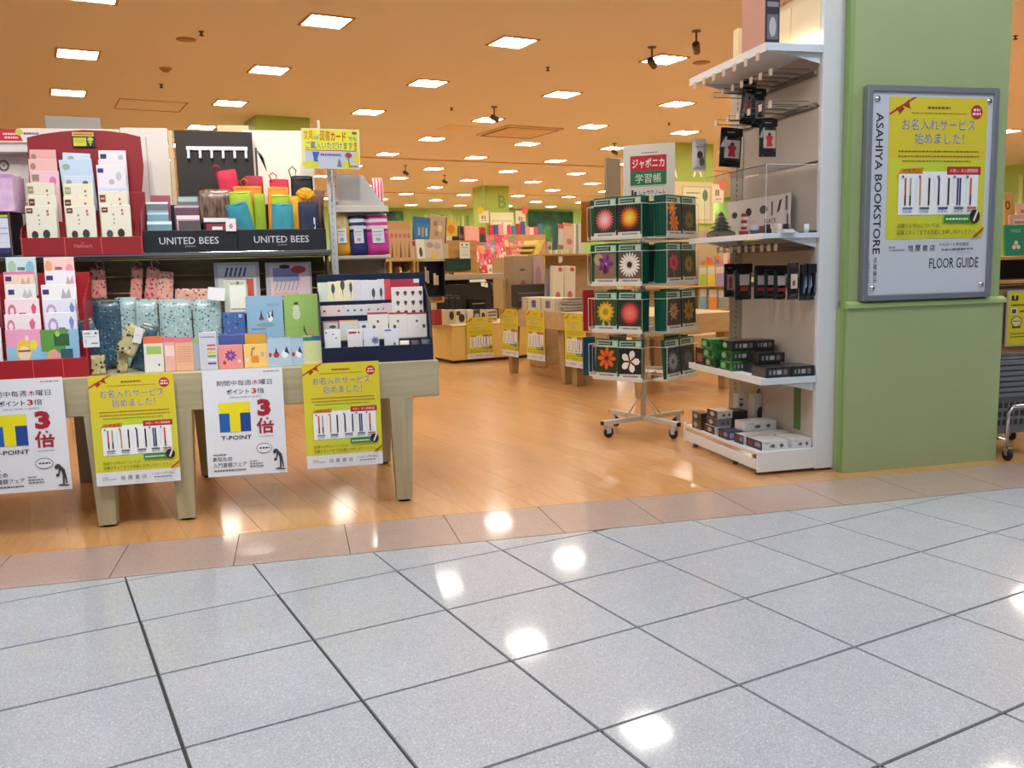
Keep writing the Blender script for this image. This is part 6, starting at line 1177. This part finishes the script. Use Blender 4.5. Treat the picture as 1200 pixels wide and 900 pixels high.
# ---- gift bags, packages and boxed books on the aisle table
TZ = .6905
def onT(px, q, c, name, lab, cat, it=(), t=.1, **k): return lcard(name, lab, cat, px, q, mat(c, .5) if isinstance(c, str) else c, it, t, z=TZ, **k)
onT((602, 300, 625, 347), 8.0, '#9d8468', 'paper_bag', 'large brown paper bag with a red seal on the aisle table', 'bag', (('e', .5, .45, .14, .1, '#a8503c'), ('r', .35, .72, .6, .76, '#5a4436'), ('r', .93, 0, .96, 1, '#8a7258')), .2)
onT((625, 300, 637, 332), 8.05, '#b89a90', 'gift_bag', 'mauve flowered gift bag right of the large brown one', 'bag', (('e', .5, .6, .3, .2, '#a87a84'), ('e', .4, .3, .2, .12, '#a8848c')), .12)
lcard('wire_box', 'dark wire basket between the brown bag and the lying packages', 'basket', (606, 333, 648, 347), 7.85, '#3c342e', (('l', .05, .3, .95, .04, '#8a7c6a'), ('l', .05, .6, .95, .04, '#8a7c6a')), .12, z=TZ+.02)
for k, (x0, x1) in enumerate(((590, 593), (593.5, 597), (597.5, 600.5))):
    onT((x0, 327, x1, 362), 8.12, ('#b89a6a', '#a88a5c', '#94784e')[k], 'folder', '%s tall tan folder upright at the far end of the aisle table' % ('left', 'middle', 'right')[k], 'folder', (), .22)
for k in range(6):
    col, row = k % 3, k//3; q = 7.86-.27*col
    lab = 'flat pale carton on the aisle table flank, %s row, %s from the far end' % (('lower', 'upper')[row], ORD[col])
    t = MB(); t.bbox(-.13, .13, 0, .22, 0, .062, mat(('#cfc4a8', '#d8cdb4', '#d3c9ae')[col], .5), .002)
    t.prints(.26, .062, 0, (('r', .3, .0 if row else .45, .62, .6 if row else 1, ('#c86a64', '#5a5a8a', '#6a6aa0')[col]), ('r', .96, 0, 1, 1, '#a89c84')))
    P = (4.41, q, TZ+.063*row); single(t, 'flat_carton', lab, 'box', P, -PI/2, 'flat cartons on the aisle table', 'L')
for k in range(9):
    t = MB(); t.bbox(0, .40, 0, .12, 0, .0135, mat(('#6a6258', '#b9b0a0', '#8a8276', '#c9c0b0')[k % 4], .5), .001)
    single(t, 'flat_book', 'thin flat book near the carousel on the aisle table, %s from the bottom' % ORD[k], 'book', (4.46+.006*(k % 3), 7.05+.008*(k % 2), TZ+.0138*k), 0, 'thin flat books piled on the aisle table', 'L')
for k, px in enumerate(((647, 311, 660, 343), (661, 311, 674, 343))):
    onT(px, 7.60+.1*k, '#cfc0a4', 'wrapped_pack', '%s cream wrapped pack with a red seal leaning on the aisle table' % ('left', 'right')[k], 'pack', (('e', .7, .92, .2, .05, '#b84a48'), ('e', .5, .3, .22, .1, '#b8585a'), ('r', .3, .05, .7, .12, '#b8686a')), .05, rx=-.12, ry=.10)
onT((640, 315, 648, 342), 7.7, '#8a7c78', 'wrapped_pack', 'grey pack left of the two cream wrapped packs', 'pack', (('r', .5, .6, .9, .9, '#c9c0b8'),), .05, rx=-.12, ry=.12)
# upper shelf of cards behind that table
t = thing('card_shelf', 'brown shelf of tall greeting card sets just left of the carousel', 'shelf', (0, 0, 0), 0, None, 'L')
SQ = 8.35; a = LY(637, 298, SQ); b = LY(700, 297, SQ)
MB().bbox(a.x, b.x+.5, SQ, SQ+.35, a.z-.02, a.z, WOODD, .003).part('shelf_board', t); MB().bbox(a.x, b.x+.5, SQ+.33, SQ+.36, 0, a.z-.02, wood_mid, .003).part('back_panel', t)
MB().bbox(a.x, a.x+.02, SQ, SQ+.33, .0, a.z-.02, wood_mid, .003).part('side_panel', t)
zS = a.z+.001
for px, c, lab, it, ry in (((648, 263, 653, 298), '#3f5a44', 'dark green upright folder at the left of the card shelf', (), .14), ((654, 262, 662, 290), '#cfc4b4', 'white card set with a red top on the brown shelf', (('r', 0, .85, 1, 1, '#c8503c'), ('r', .0, .0, 1, .3, '#8a6a54')), .1), ((660, 261, 674, 298), '#d8b49c', 'salmon pink card set in clear wrap on the brown shelf', (('r', .0, .9, .7, 1, '#d8843c'), ('e', .5, .4, .25, .1, '#b87a6a'), ('r', .9, 0, 1, 1, '#e8dcd4')), .1), ((676, 262, 685, 298), '#c8c4b4', 'pale card set at the right end of the brown shelf', (('r', .0, 0, .2, 1, '#8a8a80'),), .08),
                       ((641, 283, 647, 297), '#c8a494', 'small pink card left of the dark green folder', (('e', .5, .5, .3, .2, '#8a5a5a'),), .1)):
    lcard('card_set', lab, 'card set', px, SQ+.08, mat(c, .3, 0, .3), it, .02, z=zS, rx=-.1, ry=ry)
mb = MB()
for k in range(9): mb.bbox(k*.036, k*.036+.03, 0, .02, 0, rd.uniform(.03, .055), rd.choice(['#d8d4a8', '#b9c48a', '#ece8d0']), .002)
single(mb, 'ticket_row', 'row of small pale green price tickets at the foot of the card shelf', 'tickets', (LY(645, 297, SQ).x, SQ+.01, zS), 0, None, 'L')['kind'] = 'stuff'
single(MB().bbox(0, .05, 0, .01, 0, .07, '#c9b8a8', .002), 'price_ticket', 'small white ticket hanging under the brown card shelf', 'ticket', (LY(654, 307, SQ).x, SQ-.012, a.z-.095), 0, None, 'L')
# ---- shelf seen between the carousel and the gondola
t = thing('card_shelf', 'shelving with bright packs seen between carousel and white gondola', 'shelf', (0, 0, 0), 0, None, 'L')
KQ = 8.9
for py in (336, 364):
    a = LY(806, py, KQ); b = LY(862, py, KQ); MB().bbox(a.x-.6, b.x+.3, KQ, KQ+.3, a.z-.015, a.z, WOODS, .003).part('shelf_board', t)
a = LY(806, 364, KQ); b = LY(862, 364, KQ); MB().bbox(a.x-.6, b.x+.3, KQ+.02, KQ+.3, .0, a.z-.016, WOODD, .004).part('cabinet_body', t); MB().bbox(a.x-.6, b.x+.3, KQ+.28, KQ+.3, a.z, 1.55, mat('#c8b48c', .6), .003).part('back_panel', t)
c = LY(853, 377, KQ+.0); MB().lathe([(.015, -.02), (.02, 0)], '#3a2c1c', 10, Matrix.Translation((c.x, KQ+.018, c.z)) @ Matrix.Rotation(PI/2, 4, 'X')).part('knob', t)
z1 = LY(830, 336, KQ).z+.001; z2_ = LY(830, 364, KQ).z+.001
for k, (px, c, n) in enumerate((((820, 311, 828, 336), '#a8c43a', 'lime'), ((829, 311, 838, 336), '#dcc43a', 'yellow'), ((839, 310, 849, 336), '#a890b8', 'violet'))):
    lcard('pen_pack', '%s topped pack on the upper shelf seen between carousel and gondola' % n, 'pack', px, KQ+.06, mat('#cfccbc', .4), (('r', 0, 0, 1, .6, c), ('r', 0, .9, 1, 1, c)), .03, z=z1)
for k, (px, c, n) in enumerate((((820, 338, 828, 363), '#7aa0b0', 'blue grey'), ((831, 339, 840, 364), '#dc8a3a', 'orange'), ((842, 340, 852, 363), '#8a9890', 'grey green'))):
    lcard('pen_pack', '%s pack on the lower shelf seen between carousel and gondola' % n, 'pack', px, KQ+.06, mat('#c8c4b8', .4), (('r', 0, 0, 1, .62, c),), .03, z=z2_)
a0_, b0_ = LY(819, 309, KQ+.2), LY(860, 282, KQ+.2)
mb = MB()
for k in range(14):
    x = rd.uniform(a0_.x, b0_.x); z = rd.uniform(z1+.0, z1+.02); h = rd.uniform(.28, .42)
mb = None
for k in range(9):
    x = a0_.x+k*(b0_.x-a0_.x)/9; h = (.26, .34, .38, .30, .40, .33, .42, .36, .3)[k]; c = rd.choice(['#e8707a', '#e8a0a0', '#d8cfc0', '#e8843a', '#c8b8a8', '#e85a5a'])
    m_ = MB(); m_.bbox(0, .075, 0, .015, 0, h, c, .002); m_.prints(.075, h, 0, (('e', .5, .8, .35, .08, rd.choice(cc)), ('e', .4, .6, .3, .08, rd.choice(cc))), Matrix.Translation((.0375, 0, 0)))
    single(m_, 'card_pack', 'flowery card pack between carousel and gondola, %s from the left' % ORD[k], 'card pack', (x, KQ+.18, z1), 0, 'flowery packs beyond the carousel', 'L')
lcard('yellow_box', 'yellow box low in the gap between carousel and gondola', 'box', (808, 388, 859, 404), 8.2, '#dcc03a', (('r', .0, 0, .02, 1, '#a8902a'), ('r', .3, 0, .5, 1, '#b08a4a')), .3)
t = thing('low_stand', 'low maple stand under the yellow box beyond the carousel', 'stand', (0, 0, 0), 0, None, 'L')
a = LY(800, 404, 8.15); b = LY(870, 404, 8.15); MB().bbox(a.x-.4, b.x+.2, 8.15, 8.6, 0, a.z-.05, WOODS, .004).part('body', t)
t = thing('display_table', 'oak table half hidden behind the foot of the carousel', 'table', (6.6, 7.6, 0), 0, None, 'L')
MB().bbox(-.5, .5, -.4, .4, .2, .36, wood_mid, .004).part('tabletop', t)
for sx in (-1, 1):
    for sy in (-1, 1): MB().bbox(sx*.42-.04, sx*.42+.04, sy*.32-.04, sy*.32+.04, 0, .2, wood_midl, .003).part('leg', t)
lcard('toy_tray', 'dark tray of goods on the low oak table', 'tray', (793, 396, 822, 404), 7.35, '#2a2420', (), .2, z=.361, h=.05)
# hanging decorations far centre
x, z, w_, h_ = cube(436, 204, 450, 236, 4.95); single(pouch_mb(w_, h_+.02, .05, striped('pink_white', ['#e8506a', '#f4d8d8'], 60, 0)), 'striped_bag', 'pink and white striped bag peeking behind the slanted grey panel', 'bag', (x, 4.97, a2.z_keep if 0 else A2Z+.001))
single(MB().bbox(0, .22, 0, .05, -.3, .3, mat('#8a8272', .5), .004), 'grey_column', 'narrow grey post behind the carousel sign', 'post', LY(711, 213, 9.5), 0, None, 'L')
# ---- more bookcases deeper in the shop
def bookcase(p, q, w, h, lab, cols=14, rz=0):
    t = thing('bookcase', lab, 'bookcase', (p, q, 0), rz, None, 'L')
    MB().bbox(0, w, .28, .3, 0, h, WOODS, .003).part('back_panel', t)
    for x in (0, w-.02): MB().bbox(x, x+.02, 0, .28, 0, h, WOODS, .003).part('side_panel', t)
    n = int(h/.34)
    for k in range(n+1): MB().bbox(.02, w-.02, 0, .28, k*h/n-.02 if k else 0, k*h/n if k else .02, WOODS, .002).part('shelf_board', t)
    mb = MB()
    for k in range(n):
        x = .03
        while x < w-.08: ww = rd.uniform(.02, .06); mb.box(x, x+ww, .03, .2, k*h/n+.021, k*h/n+rd.uniform(.2, .27), booky(rd)); x += ww+.004
    mb.part('book_row', t)['kind'] = 'stuff'
bookcase(-2.6, 8.62, 2.7, 1.24, 'maple bookcase hidden behind the front displays, far left')
bookcase(.12, 8.62, 2.7, 1.24, 'maple bookcase hidden behind the front displays, left of the yellow drawstring pouch')
bookcase(9.5, 20, 4.0, 1.35, 'far maple bookcase left of the pillar lettered B')
bookcase(14.9, 20, 3.5, 1.35, 'far maple bookcase below the dark mural')
bookcase(10.5, 14.2, 2.4, 1.3, 'maple bookcase beyond the carousel, left of the pillar lettered A')
bookcase(7.2, 25, 4.5, 1.35, 'farthest maple bookcase near the pale green wall')
bookcase(-3.0, 12.0, 5.0, 1.3, 'maple bookcase deep behind the tabletop shelving')

# ================================================================ RIGHT EDGE
# partition with yellow notice, shelf of books above, basket stack on a cart
t = thing('wooden_partition', 'oak partition right of the green pillar, dark top rail', 'partition', (4.35, 4.95, 0))
zp = SY(1186, 334, 4.95).z; MB().bbox(-.55, 1.4, 0, .04, 0, zp-.02, wood('partition', '#8f7350', '#a3855e', (3, 8, 1)), .004).part('panel', t); MB().bbox(-.56, 1.42, -.01, .05, zp-.02, zp+.0, '#33261c', .003).part('top_rail', t)
x, z, w_, h_ = cube(1179, 342, 1228, 403, 4.93)
t = thing('framed_notice', 'yellow notice in a pale frame on the oak partition, cut by the right edge', 'notice', (x, 4.925, z)); MB().bbox(-w_/2-.012, w_/2+.012, 0, .012, -.012, h_+.012, '#b9b4a8', .002).part('frame', t); mb = MB(); mb.bbox(-w_/2, w_/2, -.002, 0, 0, h_, '#d6d02c', .0005)
mb.prints(w_, h_, -.002, (('r', .06, .86, .12, .94, '#2a2a22'), ('r', .16, .86, .22, .94, '#2a2a22'), ('r', .06, .84, .22, .87, '#2a2a22'), ('l', .06, .74, .5, .03, '#3a3a2a'), ('r', .06, .58, .2, .7, '#e8e8e0'), ('r', .08, .6, .18, .68, '#4a4a3c'), ('l', .26, .62, .5, .03, '#3a3a2a'), ('e', .2, .44, .13, .11, '#3a3a30'), ('e', .2, .44, .11, .095, '#dcd890'), ('l', .12, .44, .28, .02, '#3a3a30'), ('r', .1, .32, .3, .35, '#3a3a30'), ('l', .06, .2, .8, .02, '#6a6a3a'), ('l', .06, .14, .8, .02, '#6a6a3a'))); mb.part('sheet', t)
t = thing('book_display', 'maple display shelf behind the oak partition at the right edge', 'shelf', (0, 0, 0))
DQ = 5.9
zd = SY(1186, 300, DQ).z; zd0 = SY(1186, 328, DQ).z
MB().bbox(5.02, 6.6, DQ, DQ+.4, zd-.03, zd, WOODS, .004).part('shelf_board', t); MB().bbox(5.05, 5.09, DQ, DQ+.4, 0, zd-.03, WOODS, .003).part('side_panel', t); MB().bbox(5.02, 6.6, DQ+.38, DQ+.4, 0, zd-.03, mat('#2a1c14'), .003).part('back_panel', t); MB().bbox(5.05, 6.6, DQ, DQ+.38, zd0-.03, zd0, WOODS, .003).part('shelf_board', t)
def rb(px, v, c, lab, it, z, name='picture_book', cat='book', t=.02): return card(name, lab, cat, px, v, mat(c, .4), it, t, z=z, rx=-.08)
rb((1178, 263, 1215, 300), DQ+.05, '#2f8f6c', 'green book with a cream flower at the right edge', (('t', 'FREE', .2, .75, .5, .85, '#a8d8c0'), ('e', .35, .42, .06, .07, '#ece8c8'), ('e', .28, .28, .06, .07, '#ece8c8'), ('e', .42, .28, .06, .07, '#ece8c8'), ('e', .35, .33, .03, .03, '#d8b84a')), zd+.001)
rb((1184, 251, 1220, 300), DQ+.12, '#e0a890', 'pink lettered book behind the green one at the right edge', (('r', .1, .72, .9, .9, '#ecd0c0'), ('l', .14, .78, .8, .06, '#b8503c')), zd+.001)
rb((1192, 238, 1225, 300), DQ+.18, '#e8b8a0', 'peach book at the back of the right edge display', (('l', .14, .82, .8, .06, '#b8503c'),), zd+.001)
rb((1178, 225, 1190, 300), DQ+.24, '#caa060', 'tan folder with sunflower picture at the right edge', (('e', .3, .8, .25, .07, '#5a3a1c'), ('e', .3, .8, .12, .04, '#d8a82a')), zd+.001, 'folder', 'folder')
for k, c in enumerate(('#7a4a2c', '#8a5a34', '#6a3a24', '#a8402c', '#c8304a', '#d83a54')):
    mb = MB(); mb.bbox(0, .05, 0, .2, 0, .16+.01*(k % 3), c, .002); single(mb, 'small_book', '%s spine on the lower display shelf at the right edge' % ('brown', 'tan', 'dark brown', 'brick red', 'crimson', 'bright red')[k], 'book', (5.12+.056*k, DQ+.03, zd0+.001), 0, 'small books on the right lower shelf')
# shopping baskets on a cart
t0 = thing('basket_cart', 'chrome cart with black casters under the grey shopping baskets', 'cart', (3.99, 4.18, 0))
ch = CHROME
MB().tube([(-.22, -.20, .06), (-.22, -.20, .26), (-.19, -.20, .30), (.19, -.20, .30), (.22, -.20, .26), (.22, -.20, .06)], .012, ch, 8).part('front_tube', t0)
MB().tube([(-.22, .24, .06), (-.22, .24, .30), (.22, .24, .30), (.22, .24, .06)], .012, ch, 8).part('rear_tube', t0)
for x in (-.22, .22): MB().tube([(x, -.2, .115), (x, .24, .115)], .010, ch, 8).part('side_rail', t0)
for x in (-.22, .22):
    for y in (-.2, .24):
        MB().lathe([(.028, -.01), (.033, -.007), (.033, .007), (.028, .01)], BLACK, 16, Matrix.Translation((x+.01, y, .033)) @ Matrix.Rotation(PI/2, 4, 'Y') @ Matrix.Rotation(0, 4, 'X')).part('wheel', t0)
        MB().box(x-.006, x-.002, y-.014, y+.014, .03, .075, ch).box(x-.006, x+.026, y-.014, y+.014, .068, .075, ch).part('caster_fork', t0)
bk_m = mat('#6c6e73', .4)
def basket():
    mb = MB(); W, D, H = .22, .16, .235
    def ring(z, s, dr): 
        w_, d_ = W*s+dr, D*s+dr; c = .03; return [(-w_+c, -d_, z), (w_-c, -d_, z), (w_, -d_+c, z), (w_, d_-c, z), (w_-c, d_, z), (-w_+c, d_, z), (-w_, d_-c, z), (-w_, -d_+c, z)]
    rs = [ring(0, .84, 0), ring(H*.3, .9, 0), ring(H*.75, .96, 0), ring(H, 1, 0), ring(H, 1.0, .012), ring(H-.022, 1.0, .012), ring(H-.022, .985, -.004)]
    vs = sum(rs, []); fs = [tuple(range(7, -1, -1))]
    for k in range(6): fs += [(8*k+i, 8*k+(i+1) % 8, 8*k+8+(i+1) % 8, 8*k+8+i) for i in range(8)]
    mb.add(vs, fs, bk_m)
    for k in range(9):
        for z in (.05, .10, .15): x = -.16+k*.038; mb.box(x, x+.024, -D*(.86+.55*z)-.003, -D*(.86+.55*z)-.001, z, z+.032, '#2c2d30')
    return mb
bs = basket(); bme = bs.mesh('shopping_basket'); bn = ('lowest', 'second lowest', 'third', 'fourth', 'fifth', 'second highest', 'topmost')
for k in range(7):
    z = .132+.030*k; t = thing('shopping_basket', 'grey plastic shopping basket, %s of the nested stack' % bn[k], 'basket', (3.93, 4.20, z), 0, 'nested shopping baskets')
    o = bpy.data.objects.new('basket_body', bme); COL.objects.link(o); o.parent = t
    if k == 6: MB().tube([(-.20, -.05, .235), (-.16, -.15, .245), (.16, -.15, .245), (.20, -.05, .235)], .006, bk_m, 6).part('handle', t)
